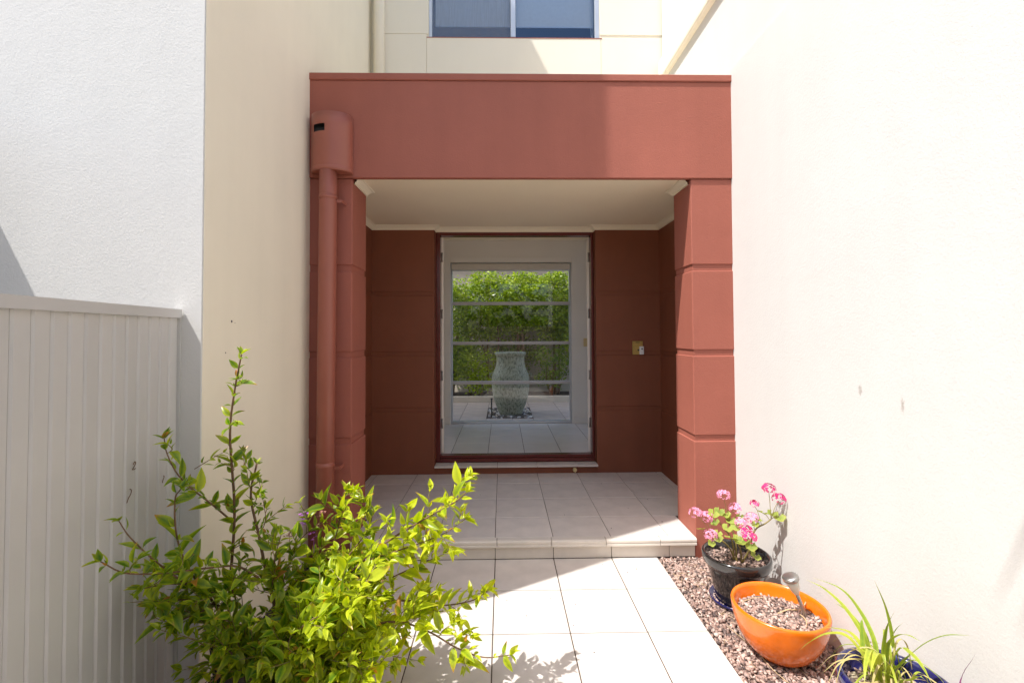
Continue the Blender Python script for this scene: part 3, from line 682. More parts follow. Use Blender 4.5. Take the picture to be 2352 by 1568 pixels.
def leaf_mesh(name, v, f, cols, mat):
    me = bpy.data.meshes.new(name); me.from_pydata(v, [], f); me.polygons.foreach_set('use_smooth', [True]*len(f))
    at = me.color_attributes.new('leaf', 'FLOAT_COLOR', 'POINT'); at.data.foreach_set('color', [c for q in cols for c in q])
    me.materials.append(mat); return me
BRANCHES = [
('tall',[(-1.112,1.950,0.113),(-1.146,1.970,0.335),(-1.147,1.970,0.471),(-1.118,1.950,0.800),(-1.122,1.920,1.127),(-1.094,1.900,1.310),(-1.056,1.880,1.462)]),
('leftup',[(-1.133,1.920,0.374),(-1.176,1.860,0.533),(-1.206,1.800,0.650),(-1.209,1.740,0.801),(-1.202,1.720,0.938),(-1.175,1.710,0.981)]),
('diag',[(-1.134,1.950,0.773),(-1.179,1.900,0.855),(-1.219,1.840,0.938),(-1.238,1.780,1.017),(-1.255,1.750,1.100),(-1.259,1.740,1.158)]),
('twig',[(-1.212,1.840,1.016),(-1.147,1.860,1.057),(-1.125,1.880,1.069)]),
('lefth',[(-0.980,1.880,0.571),(-1.050,1.850,0.631),(-1.116,1.750,0.674),(-1.160,1.620,0.725),(-1.199,1.500,0.787),(-1.228,1.440,0.853)]),
('leftthin',[(-1.173,1.740,0.623),(-1.198,1.620,0.767),(-1.219,1.540,0.881),(-1.224,1.500,0.951)]),
('leftlow',[(-1.103,1.930,0.421),(-1.169,1.850,0.491),(-1.202,1.760,0.556),(-1.241,1.680,0.582)]),
('leftlow2',[(-1.131,1.900,0.483),(-1.172,1.800,0.582),(-1.201,1.700,0.645),(-1.227,1.600,0.684)]),
('leftlow3',[(-1.141,1.860,0.472),(-1.161,1.760,0.498),(-1.184,1.700,0.503)]),
('mid',[(-1.031,1.950,0.111),(-0.968,1.950,0.254),(-0.950,1.950,0.407),(-0.981,1.950,0.534),(-1.017,1.950,0.707),(-1.051,1.950,0.872),(-1.017,1.930,1.010)]),
('mid1',[(-1.017,1.950,0.707),(-0.980,1.930,0.788),(-1.009,1.930,0.951)]),
('mid2',[(-0.942,1.950,0.398),(-0.921,1.980,0.527),(-0.884,2.020,0.647),(-0.801,2.050,0.719)]),
('mid3',[(-0.951,1.930,0.464),(-0.928,1.900,0.622),(-0.902,1.900,0.728)]),
('ru',[(-0.986,1.950,0.164),(-0.796,1.970,0.375),(-0.661,1.980,0.523),(-0.489,1.960,0.669),(-0.317,1.930,0.780),(-0.204,1.900,0.850),(-0.150,1.890,0.895)]),
('ru2',[(-0.565,1.970,0.592),(-0.376,1.950,0.658),(-0.244,1.930,0.715),(-0.156,1.920,0.777)]),
('ru3',[(-0.475,1.980,0.511),(-0.355,1.990,0.560),(-0.258,2.000,0.596)]),
('rm',[(-0.837,1.960,0.327),(-0.667,2.000,0.392),(-0.410,2.030,0.385),(-0.276,2.030,0.363),(-0.141,2.020,0.386),(-0.069,2.010,0.433)]),
('rl',[(-0.936,1.940,0.206),(-0.685,1.920,0.314),(-0.460,1.920,0.364),(-0.316,1.920,0.325),(-0.189,1.920,0.252),(-0.081,1.930,0.207),(0.024,1.940,0.208)]),
('rl2',[(-0.899,1.900,0.199),(-0.742,1.840,0.281),(-0.600,1.800,0.315),(-0.477,1.780,0.285)]),
('front',[(-0.943,1.900,0.199),(-0.827,1.800,0.369),(-0.726,1.720,0.483),(-0.655,1.680,0.538)]),
('front2',[(-0.950,1.880,0.179),(-0.842,1.780,0.300),(-0.741,1.700,0.386)]),
('front3',[(-1.084,1.900,0.202),(-1.036,1.800,0.322),(-1.026,1.740,0.387),(-1.033,1.700,0.407)]),
('front4',[(-1.089,1.920,0.454),(-1.061,1.840,0.550),(-1.030,1.800,0.622)]),
('sprout',[(-0.745,2.030,0.612),(-0.719,2.050,0.718),(-0.724,2.050,0.785),(-0.694,2.050,0.857)]),
('sprout2',[(-0.675,2.020,0.578),(-0.598,2.050,0.678),(-0.575,2.070,0.757)]),
]
STRAPS = [
[(1.329,1.650,0.331),(1.328,1.672,0.396),(1.317,1.760,0.474),(1.308,1.870,0.496),(1.289,1.958,0.489)],
[(1.335,1.650,0.331),(1.349,1.672,0.412),(1.352,1.738,0.480),(1.327,1.804,0.532),(1.275,1.892,0.532)],
[(1.325,1.650,0.332),(1.350,1.716,0.406),(1.344,1.782,0.450),(1.344,1.870,0.446)],
[(1.368,1.650,0.331),(1.363,1.650,0.395),(1.360,1.628,0.495),(1.370,1.606,0.565)],
[(1.394,1.650,0.330),(1.402,1.650,0.362),(1.395,1.650,0.468),(1.374,1.650,0.558),(1.335,1.650,0.649)],
[(1.353,1.628,0.347),(1.343,1.606,0.440),(1.351,1.584,0.510),(1.358,1.562,0.552)],
[(1.353,1.628,0.347),(1.343,1.606,0.447),(1.342,1.562,0.509),(1.340,1.518,0.538),(1.349,1.485,0.540)],
[(1.414,1.650,0.330),(1.416,1.606,0.408),(1.441,1.562,0.484),(1.468,1.518,0.536),(1.501,1.474,0.564)],
[(1.304,1.628,0.348),(1.301,1.705,0.414),(1.279,1.782,0.396),(1.268,1.870,0.340)],
[(1.280,1.606,0.364),(1.239,1.650,0.445),(1.198,1.694,0.433),(1.160,1.738,0.378),(1.143,1.782,0.315)],
[(1.291,1.595,0.372),(1.226,1.540,0.457),(1.188,1.496,0.508),(1.123,1.430,0.507),(1.093,1.397,0.480)],
[(1.297,1.595,0.356),(1.254,1.540,0.463),(1.188,1.474,0.503),(1.137,1.430,0.479)],
[(1.303,1.595,0.341),(1.281,1.562,0.441),(1.272,1.540,0.453),(1.261,1.518,0.413)],
[(1.332,1.595,0.356),(1.347,1.562,0.464),(1.345,1.518,0.479),(1.340,1.474,0.472),(1.341,1.441,0.441)],
[(1.296,1.650,0.332),(1.320,1.694,0.447),(1.331,1.705,0.480)],
[(1.329,1.650,0.331),(1.319,1.672,0.413),(1.324,1.694,0.467)],
[(1.348,1.595,0.355),(1.352,1.562,0.415),(1.370,1.496,0.478)],
[(1.331,1.540,0.372),(1.330,1.507,0.399),(1.321,1.463,0.446),(1.331,1.452,0.443)],
]
GER_FLOWERS = [(1.087, 2.6, 0.524), (1.159, 2.62, 0.493), (1.149, 2.55, 0.423), (1.287, 2.68, 0.596), (1.346, 2.66, 0.525), (1.35, 2.6, 0.466), (1.353, 2.56, 0.438), (1.351, 2.52, 0.421), (1.419, 2.62, 0.484), (1.447, 2.64, 0.557), (1.531, 2.64, 0.642), (1.578, 2.62, 0.591)]
GER_LEAVES = [(1.108, 2.58, 0.442), (1.216, 2.66, 0.494), (1.259, 2.68, 0.498), (1.293, 2.68, 0.485), (1.207, 2.62, 0.464), (1.319, 2.66, 0.457), (1.329, 2.62, 0.438), (1.268, 2.6, 0.437), (1.203, 2.58, 0.417), (1.144, 2.53, 0.386), (1.193, 2.55, 0.403), (1.253, 2.54, 0.409), (1.297, 2.54, 0.403), (1.307, 2.52, 0.398), (1.345, 2.5, 0.382), (1.37, 2.5, 0.327), (1.371, 2.66, 0.479), (1.495, 2.64, 0.503), (1.538, 2.63, 0.504), (1.576, 2.62, 0.488), (1.428, 2.6, 0.457), (1.442, 2.6, 0.485)]

# ------------------------------------------------------------ the bush by the gate
bush = thing('flowering_bush', 'leafy yellow green bush spreading over the path in front of the gate', 'bush', (-1.0, 1.93, -.01))
rb_ = random.Random(21)
LEAVES = []        # (position, direction, normal, length, yellow)
def gate_x(y): return -1.424+.106*(2.045-y)
def ok(p): return p.z > .01 and not (p.y > 2.0 and p.x < -1.30) and p.x > gate_x(p.y)+.035 and not (p.y < 2.07 and p.y > 1.96 and p.x < -1.33)
def add_leaf(p, d, nrm, L, yel):
    d = d.normalized(); L *= 1.12
    if ok(p) and ok(p+d*L): LEAVES.append((p, d, nrm, L, min(1, max(0, yel))))
def yellow(p): return max(0, min(.46, (p.x+.98)*.8))+rb_.gauss(.08, .2)
def dress(pts, Lr, step, up_=.55, start=.1, tipn=4, big=1.0):
    """opposite leaf pairs along a shoot, each pair turned from the last, and a tuft at the tip"""
    pts = cr(pts, 8); acc = 0; tot = sum((b-a).length for a, b in zip(pts, pts[1:])); run = 0; ph = rb_.uniform(0, 3)
    for a, b_ in zip(pts, pts[1:]):
        seg = (b_-a).length; run += seg; acc += seg
        if acc < step or run < tot*start: continue
        acc = rb_.uniform(-.3, .1)*step
        t = (b_-a).normalized(); u = t.cross(V((.2, -.4, 1))).normalized(); w_ = t.cross(u); ph += 1.57+rb_.uniform(-.4, .4)
        frac = run/tot; size = (1.0-.45*max(0, frac-.6)/.4)*big
        for sgn in (1, -1):
            if rb_.random() < .12: continue
            o = (u*math.cos(ph)+w_*math.sin(ph))*sgn
            d = t*rb_.uniform(.45, .9)+o*1.0+V((0, 0, up_*rb_.uniform(.2, 1)))
            nrm = t*(-.5)+V((0, 0, 1.0))+V((rb_.gauss(0, .35), rb_.gauss(-.15, .35), rb_.gauss(0, .2)))
            L = rb_.uniform(Lr[0]*.75, Lr[1]*1.18)*size
            add_leaf(b_+o*.004, d, nrm, L, yellow(b_))
            if rb_.random() < .35: add_leaf(b_, t*.6+o*.8+V((0, 0, .6)), nrm+o, L*.45, yellow(b_)+.1)
    t = (pts[-1]-pts[-3]).normalized()
    for i in range(tipn):
        o = V((rb_.gauss(0, 1), rb_.gauss(0, 1), rb_.gauss(0, 1))); o = (o-t*o.dot(t)).normalized()
        add_leaf(pts[-1], t*.9+o*.7, V((0, 0, 1))-o*.5, rb_.uniform(*Lr)*.6*big, yellow(pts[-1])+.1)
TW = MB()
def twig(p, d, length, Lr, step):
    d = d.normalized(); q = p+d*length*.5+V((rb_.gauss(0, .01), rb_.gauss(0, .01), .008)); e = p+d*length+V((rb_.gauss(0, .015), rb_.gauss(0, .015), .02))
    if not ok(e): return
    TW.tube(cr([p, q, e], 3), [.0016]*6+[.0009], 4, False); dress([p, q, e], Lr, step, start=.25)
STY = {  # twig spacing, twig length, leaf length, leaf step, radius
 'tall': (.16, .05, (.045, .070), .030, .0075), 'leftup': (0, 0, (.055, .080), .034, .005), 'diag': (.2, .05, (.05, .072), .032, .004), 'twig': (0, 0, (.03, .045), .03, .0017),
 'lefth': (.16, .06, (.05, .070), .040, .0045), 'leftthin': (0, 0, (.035, .055), .075, .0035), 'leftlow': (.05, .09, (.05, .078), .026, .004), 'leftlow2': (.06, .09, (.05, .075), .028, .0035),
 'leftlow3': (.05, .08, (.05, .08), .026, .003), 'mid': (.07, .10, (.035, .06), .04, .009), 'mid1': (.1, .04, (.025, .04), .03, .002), 'ru': (.04, .10, (.055, .085), .026, .006),
 'ru2': (.045, .07, (.05, .075), .022, .003), 'ru3': (.05, .07, (.05, .075), .022, .003), 'rm': (.06, .09, (.055, .088), .030, .005), 'rl': (.055, .08, (.05, .085), .027, .005)}
for nm, pts in BRANCHES:
    ts, tl, Lr, st, rad = STY.get(nm, (.045, .10, (.045, .075), .026, .0035))
    cp_ = cr(pts, 8); n_ = len(cp_)
    MB().tube(cp_, [rad*(1-.6*i/(n_-1)) for i in range(n_)], 7).build('branch', m_bark, bush, True)
    dress(pts, Lr, st, start=.35 if nm in ('tall', 'mid', 'ru', 'rl', 'rm') else .12, tipn=5)
    if ts:
        acc = 0; run = 0
        for a, b_ in zip(cp_, cp_[1:]):
            acc += (b_-a).length; run += (b_-a).length
            if acc > ts and b_.z > .22:
                acc = 0; t = (b_-a).normalized(); o = V((rb_.gauss(0, 1), rb_.gauss(-.2, .8), rb_.gauss(.5, .6))); o = (o-t*o.dot(t)*.7).normalized()
                twig(b_, o+t*.5, tl*rb_.uniform(.7, 1.5), (Lr[0]*.6, Lr[1]*.95), .022)
# filler shoots that make the body of the bush
for i in range(62):
    a = rb_.uniform(0, 6.28); e = V((-.66+.36*math.cos(a)*rb_.random()**.4, 1.93+.27*math.sin(a)*rb_.random()**.4, rb_.uniform(.16, .64)))
    if e.z > .75-.35*abs(e.x+.75): e.z *= .8
    s = V((rb_.uniform(-1.0, -.80), rb_.uniform(1.88, 1.98), rb_.uniform(.08, .3))); md = (s+e)/2+V((rb_.gauss(0, .04), rb_.gauss(0, .03), .05))
    TW.tube(cr([s, md, e], 5), [.003*(1-.07*j) for j in range(11)], 5, False)
    dress([s, md, e], (.05, .082), .026, start=.35, tipn=5)
    for k in range(3):
        p = md.lerp(e, rb_.random()); twig(p, V((rb_.gauss(.2, 1), rb_.gauss(-.2, 1), rb_.gauss(.4, .7))), rb_.uniform(.05, .11), (.045, .075), .022)
for i in range(26):
    e = V((rb_.uniform(-1.26, -.85), rb_.uniform(1.62, 1.98), rb_.uniform(.10, .62))); s = V((rb_.uniform(-1.1, -.95), rb_.uniform(1.9, 1.97), rb_.uniform(.05, .25))); md = (s+e)/2+V((0, 0, .04))
    if not ok(e): continue
    TW.tube(cr([s, md, e], 5), [.003*(1-.07*j) for j in range(11)], 5, False); dress([s, md, e], (.045, .075), .03, start=.35, tipn=5)
for i in range(26):
    e = V((rb_.uniform(-.92, -.42), rb_.uniform(1.70, 1.92), rb_.uniform(.06, .36))); s = V((rb_.uniform(-.98, -.85), rb_.uniform(1.86, 1.94), rb_.uniform(.05, .2))); md = (s+e)/2+V((0, 0, .06))
    TW.tube(cr([s, md, e], 5), [.0028*(1-.07*j) for j in range(11)], 5, False); dress([s, md, e], (.045, .075), .024, start=.3, tipn=6)
    twig(md.lerp(e, .6), V((rb_.gauss(.3, .8), rb_.gauss(-.3, .8), rb_.gauss(.5, .5))), rb_.uniform(.05, .1), (.04, .07), .022)
tw = TW.build('twigs', m_stemgreen, bush); tw['kind'] = 'stuff'
camp = V((0, 0, CAM_H))
LEAVES.sort(key=lambda q: (q[0]-camp).length*(1.0+.25*rb_.random())/q[3])
var = {}
shapes = [leaf_shape(1, w_, fo, cu) for (w_, fo, cu) in ((.46, .22, .35), (.42, .35, .6), (.50, .15, .15), (.38, .45, .25), (.44, .25, .85))]
acc_v, acc_f, acc_c = [], [], []
for i, (p, d, nrm, L, yel) in enumerate(LEAVES):
    sh = shapes[i % 5]; burn = 0 if rb_.random() < .66 else rb_.uniform(.3, 1)
    Mx = Matrix.Translation(p) @ frame_of(d, nrm) @ Matrix.Diagonal((L, L, L, 1))
    if i < 300:
        key = (i % 5, int(yel*5), int(burn*2.9))
        if key not in var: var[key] = leaf_mesh('leaf', sh[0], sh[1], leaf_cols(sh[2], key[1]/5+.05, key[2]/2.5), m_leaf)
        o = bpy.data.objects.new('leaf', var[key]); C.objects.link(o); o.parent = bush; o.matrix_parent_inverse = Matrix.Translation(-bush.location); o.matrix_basis = Mx
    else:
        k = len(acc_v); acc_v += [Mx @ V(q) for q in sh[0]]; acc_f += [tuple(k+j for j in q) for q in sh[1]]; acc_c += leaf_cols(sh[2], yel, burn)
fo = link('foliage', leaf_mesh('foliage', acc_v, acc_f, acc_c, m_leaf), bush); fo['kind'] = 'stuff'
def floret(mb, p, r, nb, rn):
    for i in range(nb):
        a = 6.283*i/nb+rn.random(); t = rn.uniform(.1, .5); d = V((math.cos(a), math.sin(a), t)); q = V((-math.sin(a), math.cos(a), 0))
        k = len(mb.v); mb.v += [p, p+d*r*.6+q*r*.42, p+d*r, p+d*r*.6-q*r*.42]; mb.f.append((k, k+1, k+2, k+3))
for p, m_ in [((-.891,2.08,.742), m_lilac), ((-.83,2.05,.657), m_lilac), ((-.892,2.06,.711), m_lilac), ((-.553,1.96,.605), m_lilac), ((-.818,2.08,.746), m_dryfl), ((-.922,2.02,.685), m_dryfl), ((-.698,2.05,.698), m_dryfl), ((-.504,1.95,.55), m_dryfl)]:
    mb = MB()
    for i in range(9 if m_ is m_dryfl else 4):
        c = V(p)+V((rb_.gauss(0, .012), rb_.gauss(0, .008), rb_.gauss(0, .010))); floret(mb, c, .009, 4 if m_ is m_dryfl else 5, rb_)
    mb.tube([V(p)-V((0, 0, .07)), V(p)], .0012, 4); mb.build('flower_head', m_, bush)
print('bush leaves', len(LEAVES))
rs = thing('irrigation_riser', 'short black irrigation pipe leaning by the wall behind the bush', 'pipe', (-1.22, 2.0, 0))
MB().tube(cr([(-1.195, 1.99, -.01), (-1.215, 1.99, .15), (-1.235, 1.99, .30), (-1.245, 1.99, .335)], 4), .014, 10).build('pipe', m_black, rs, True)
MB().tube([(-1.240, 1.99, .315), (-1.250, 1.99, .355)], .019, 10).build('cap', m_black, rs)

# ------------------------------------------------------------ hedge shrubs in the courtyard
def leaf_cloud(name, cents, per, sig, size, mat, parent, yel=(.1, .5), seed=1):
    r = np.random.default_rng(seed); cents = np.asarray(cents, float); n = len(cents)*per
    p = np.repeat(cents, per, 0)+r.normal(0, 1, (n, 3))*np.asarray(sig)
    d = r.normal(0, 1, (n, 3)); d[:, 2] = np.abs(d[:, 2])*.6; d /= np.linalg.norm(d, axis=1)[:, None]
    q = np.cross(d, r.normal(0, 1, (n, 3))); q /= np.linalg.norm(q, axis=1)[:, None]
    L = r.uniform(size[0], size[1], (n, 1)); W = L*.24
    v = np.stack([p, p+d*L*.5+q*W, p+d*L, p+d*L*.5-q*W], 1).reshape(-1, 3)
    f = np.arange(n*4).reshape(-1, 4); me = bpy.data.meshes.new(name)
    me.vertices.add(len(v)); me.vertices.foreach_set('co', v.ravel()); me.loops.add(f.size); me.loops.foreach_set('vertex_index', f.ravel().astype(np.int32))
    me.polygons.add(n); me.polygons.foreach_set('loop_start', np.arange(0, n*4, 4, dtype=np.int32)); me.polygons.foreach_set('loop_total', np.full(n, 4, np.int32)); me.update()
    y = r.uniform(yel[0], yel[1], n); c = np.stack([r.uniform(0, .6, n), y, np.zeros(n), np.ones(n)], 1); c = np.repeat(c, 4, 0)
    at = me.color_attributes.new('leaf', 'FLOAT_COLOR', 'POINT'); at.data.foreach_set('color', c.ravel().astype(np.float32))
    me.materials.append(mat); o = link(name, me, parent); o['kind'] = 'stuff'; return o
rh = random.Random(4)
def shrub(name, label, cat, x, y, z0, z1, rx, ry, ncl, per, size=(.05, .085), trunk_r=.03, yel=(.05, .75), group=None, seed=1, stems=3):
    t = thing(name, label, cat, (x, y, .3), group)
    tr = MB()
    for i in range(stems):
        e = V((x+rh.gauss(0, rx*.45), y+rh.gauss(0, ry*.4), z0+(z1-z0)*rh.uniform(.35, .9)))
        s = V((x+rh.gauss(0, .04), y+rh.gauss(0, .04), .28)); m_ = (s+e)/2+V((rh.gauss(0, .07), rh.gauss(0, .05), 0))
        tr.tube(cr([s, m_, e], 5), [trunk_r*(1-.07*j) for j in range(11)], 7)
    tr.build('trunk', m_bark, t, True)
    ce = []
    while len(ce) < ncl:
        a, b_, c = rh.uniform(-1, 1), rh.uniform(-1, 1), rh.uniform(-1, 1)
        if a*a+b_*b_+abs(c)**3.0 < 1 and (a*a+b_*b_+c*c) > .12: ce.append((x+a*rx, y+b_*ry*.9, (z0+z1)/2+c*(z1-z0)/2))
    leaf_cloud('crown', ce, per, (.075, .075, .06), size, m_hedge, t, yel, seed)
    return t
G = 'hedge shrubs behind the courtyard'
shrub('hedge_shrub', 'hedge shrub at the far left of the hall window, leafy to the ground', 'shrub', -1.02, 9.25, .5, 2.62, .52, .40, 240, 40, group=G, seed=1)
shrub('hedge_shrub', 'hedge shrub above left of the urn with bare lower trunks', 'shrub', -.28, 9.35, 1.42, 2.78, .50, .40, 190, 42, group=G, seed=2)
shrub('hedge_shrub', 'hedge shrub directly behind the urn with a thick bare trunk', 'shrub', .42, 9.40, 1.50, 2.82, .50, .40, 190, 42, trunk_r=.045, group=G, seed=3)
shrub('hedge_shrub', 'hedge shrub above right of the urn with slim bare trunks', 'shrub', 1.05, 9.30, 1.32, 2.76, .48, .40, 190, 42, group=G, seed=4)
shrub('hedge_shrub', 'hedge shrub at the far right of the hall window, leafy to the ground', 'shrub', 1.62, 9.15, .75, 2.80, .46, .40, 220, 40, group=G, seed=5)
shrub('garden_shrub', 'low yellow green shrub left of the urn in front of the hedge', 'shrub', -.52, 8.95, .42, 1.22, .42, .16, 70, 24, size=(.045, .075), trunk_r=.014, yel=(.25, .8), seed=6)
shrub('garden_shrub', 'dark green shrub filling the gap behind the urn below the hedge', 'shrub', .25, 9.52, .55, 1.62, .5, .16, 70, 26, size=(.05, .08), trunk_r=.018, yel=(0, .3), seed=8, stems=4)
shrub('garden_shrub', 'low dark green shrub right of the urn in front of the hedge', 'shrub', .98, 9.0, .45, 1.30, .32, .2, 46, 22, size=(.05, .08), trunk_r=.02, yel=(0, .35), seed=7, stems=4)

# ------------------------------------------------------------ pots along the wall
def pot(name, label, c, prof, mat, rim_part=None, seg=64):
    t = thing(name, label, 'pot', (c[0], c[1], c[2]))
    MB().lathe(prof, c, seg).build('body', mat, t, True)
    return t
def soil(t, c, r, z, n, tones, size=(.004, .009)):
    mb = MB(); k = 28; mb.v = [V((c[0], c[1], z+.004))]+[V((c[0]+r*math.cos(6.283*i/k), c[1]+r*math.sin(6.283*i/k), z)) for i in range(k)]
    mb.f = [(0, 1+i, 1+(i+1) % k) for i in range(k)]; mb.build('soil', m_bed, t)
    a = rng.uniform(0, 6.283, n); q = r*np.sqrt(rng.uniform(0, 1, n))*.97
    chips('mulch', np.stack([c[0]+q*np.cos(a), c[1]+q*np.sin(a), np.full(n, z)+rng.uniform(0, .008, n)], 1), size, (.3, .6), tones, m_chip, t)
bc = (1.34, 2.65, .014)
sau = thing('plant_saucer', 'dark blue glazed saucer under the black pot on the gravel', 'saucer', (1.34, 2.65, 0))
MB().lathe([(.10, 0), (.128, 0), (.142, .012), (.147, .028), (.143, .030), (.136, .018), (.12, .010), (.05, .010)], (1.34, 2.65, 0), 48).build('dish', m_blue, sau, True)
chips('grit', np.stack([1.34+.12*np.cos(q := rng.uniform(0, 6.28, 120)), 2.65+.12*np.sin(q), np.full(120, .014)], 1), (.003, .006), (.4, .6), GR, m_chip, sau)
bp_ = pot('black_pot', 'glossy black glazed pot holding the pink geranium', bc, [(.09, 0), (.108, .002), (.114, .012), (.125, .06), (.142, .13), (.158, .185), (.163, .200), (.166, .203), (.176, .206), (.181, .216), (.184, .250), (.182, .259), (.176, .263), (.168, .260), (.163, .250), (.150, .20), (.148, .18)], m_blackglaze)
soil(bp_, bc, .156, .222, 420, GR+[(.10, .07, .06)]*4, (.005, .012))
oc = (1.327, 2.22, -.004)
op = pot('orange_bowl', 'round orange glazed bowl pot filled with mulch on the gravel', oc, [(.06, 0), (.085, .001), (.105, .010), (.135, .035), (.165, .075), (.188, .120), (.203, .170), (.210, .215), (.211, .228), (.208, .236), (.202, .238), (.196, .234), (.192, .22), (.186, .185), (.176, .15)], m_orange)
soil(op, oc, .183, .172, 900, GR)
uc = (1.365, 1.60, -.004)
up_ = pot('blue_pot', 'cobalt blue glazed pot with strappy green grass', uc, [(r_*.86, z_) for r_, z_ in [(.12, 0), (.14, .002), (.148, .02), (.168, .14), (.182, .24), (.188, .268), (.194, .276), (.201, .288), (.205, .310), (.204, .326), (.198, .336), (.188, .338), (.178, .330), (.172, .31), (.166, .25)]], m_blue)
soil(up_, uc, .144, .268, 340, GR+[(.5, .42, .30)]*4, (.005, .012))

# geranium
ger = thing('geranium', 'leggy pink geranium growing in the black pot', 'plant', (1.34, 2.65, .23))
rg = random.Random(3)
root = V((1.34, 2.64, .225))
def gleaf(p, r, nrm, yel):
    n_ = 18; nrm = V(nrm).normalized(); u = nrm.orthogonal().normalized(); w_ = nrm.cross(u); v = [V(p)]; cols = [(0, yel, 0, 1)]; f = []
    for ring in (.55, 1):
        for i in range(n_):
            a = .35+5.6*i/(n_-1); lob = 1+.10*math.cos(a*5)
            v.append(V(p)+(u*math.cos(a)+w_*math.sin(a))*r*ring*lob+nrm*(r*.18*ring*ring+rg.gauss(0, .06)*r*ring)); cols.append((ring, yel, .25 if ring == 1 and rg.random() < .15 else 0, 1))
    for i in range(n_-1): f += [(0, 1+i, 2+i), (1+i, 1+n_+i, 2+n_+i, 2+i)]
    link('leaf', leaf_mesh('leaf', v, f, cols, m_gerleaf), ger)
arm = [(1.365,2.64,.22),(1.393,2.6,.316),(1.409,2.6,.39),(1.436,2.6,.435),(1.482,2.6,.459),(1.518,2.6,.484)]
ac = cr(arm, 5); MB().tube(ac, [.006-.0001*i for i in range(len(ac))], 8).build('stem', m_stemgreen, ger, True)
stems = []
for (ex, ey, ez) in ((1.18,2.6,.40),(1.25,2.63,.44),(1.30,2.66,.45),(1.31,2.56,.36)):
    q = cr([root+V((rg.gauss(0, .015), rg.gauss(0, .012), 0)), root.lerp(V((ex, ey, ez)), .5)+V((.015, 0, .02)), (ex, ey, ez)], 5)
    MB().tube(q, [.0055-.00015*i for i in range(len(q))], 7).build('stem', m_stemgreen, ger, True); stems += q[3:]
stems += ac[8:]
def near(p): return min(stems, key=lambda s: (s-V(p)).length)
for p in GER_LEAVES:
    s = near(p); MB().tube([s, s.lerp(V(p), .5)+V((0, 0, .008)), V(p)], .0016, 5).build('petiole', m_stemgreen, ger, True)
    gleaf(p, rg.uniform(.020, .033), (rg.gauss(-.15, .35), rg.gauss(-.55, .3), 1), rg.uniform(.2, .8))
for i, p in enumerate(GER_FLOWERS):
    p = V(p); s = near(p-V((0, 0, .06))); MB().tube(cr([s, s.lerp(p, .5)+V((0, 0, .01)), p-V((0, 0, .012))], 4), .0016, 5).build('flower_stalk', m_stemgreen, ger, True)
    mag = i in (7, 9, 10, 11, 6); r = .020 if i == 9 else .032
    mb = MB(); n_ = 16 if i == 9 else 34
    for k in range(n_):
        d = V((rg.gauss(0, 1), rg.gauss(0, 1), rg.gauss(.35, .8))).normalized(); c = p+V((d.x*r*1.1, d.y*r*1.1, d.z*r*.85))
        for j in range(5):
            a = 1.2566*j+rg.random(); u = d.orthogonal().normalized(); w_ = d.cross(u); o = u*math.cos(a)+w_*math.sin(a); s_ = -u*math.sin(a)+w_*math.cos(a)
            k0 = len(mb.v); pr = rg.uniform(.008, .012); mb.v += [c, c+(o*.6+s_*.35)*pr+d*pr*.25, c+o*pr+d*pr*.1, c+(o*.6-s_*.35)*pr+d*pr*.25]; mb.f.append((k0, k0+1, k0+2, k0+3))
    mb.build('flower_head', m_mag if mag else m_pink, ger)
# strappy plants
def blade(pts, wmax, name, mat, parent, yel=.4, dry=0, droop=0, cup=.25):
    q = cr(pts, 6); n_ = len(q); v, f, cols = [], [], []
    side0 = None
    for i, p in enumerate(q):
        t = (q[min(i+1, n_-1)]-q[max(i-1, 0)]).normalized()
        s = t.cross(V((0, 0, 1))); s = s.normalized() if s.length > .05 else V((1, .3, 0)).normalized()
        if side0 is not None and s.dot(side0) < 0: s = -s
        side0 = s; nn = s.cross(t)
        fr = i/(n_-1); w_ = wmax*.5*(.55+.45*math.sin(min(1, fr*2.2)*1.57))*(1 if fr < .55 else max(.04, 1-((fr-.55)/.45)**1.6))
        v += [p-s*w_+nn*w_*cup, p, p+s*w_+nn*w_*cup]; b_ = dry if dry else (max(0, fr-.9)*4)
        cols += [(.7, yel, b_, 1), (0, yel, b_, 1), (.7, yel, b_, 1)]
    for i in range(n_-1): f += [(i*3, i*3+1, i*3+4, i*3+3), (i*3+1, i*3+2, i*3+5, i*3+4)]
    return link(name, leaf_mesh(name, v, f, cols, mat), parent)
gr = thing('strappy_grass', 'strappy green grass plant arching out of the blue pot', 'plant', (1.35, 1.63, .27))
for i, pts in enumerate(STRAPS):
    base = V(pts[0]); base = V((1.35+(base.x-1.34)*.6, 1.63+(base.y-1.63)*.5, .262))
    blade([base]+[V(p) for p in pts], (.018 if i in (0, 1, 4, 7, 9, 10, 13) else .014)*rg.uniform(.9, 1.2), 'leaf_blade', m_strap, gr, yel=rg.uniform(.1, .55)+(.45 if i in (8, 9, 10, 11) else 0), dry=0)
for i in range(46):
    a = rg.uniform(0, 6.283); b0 = V((1.36+rg.gauss(0, .03), 1.62+rg.gauss(0, .03), .265)); L = rg.uniform(.10, .24); hh = rg.uniform(.03, .16); d = V((math.cos(a), math.sin(a), 0))
    e = b0+d*L; 
    if e.x > 1.60: continue
    pts = [b0, b0+d*L*.35+V((0, 0, hh)), b0+d*L*.75+V((0, 0, hh*.9)), e+V((0, 0, hh*rg.uniform(-.1, .6)))]
    dry = 0 if rg.random() < .35 else rg.uniform(.7, 1)
    blade(pts, rg.uniform(.004, .009), 'leaf_blade', m_strap, gr, yel=rg.uniform(.2, .8), dry=dry)
cor = thing('cordyline', 'purple strappy cordyline at the lower right corner of the gravel bed', 'plant', (1.36, 1.20, 0))
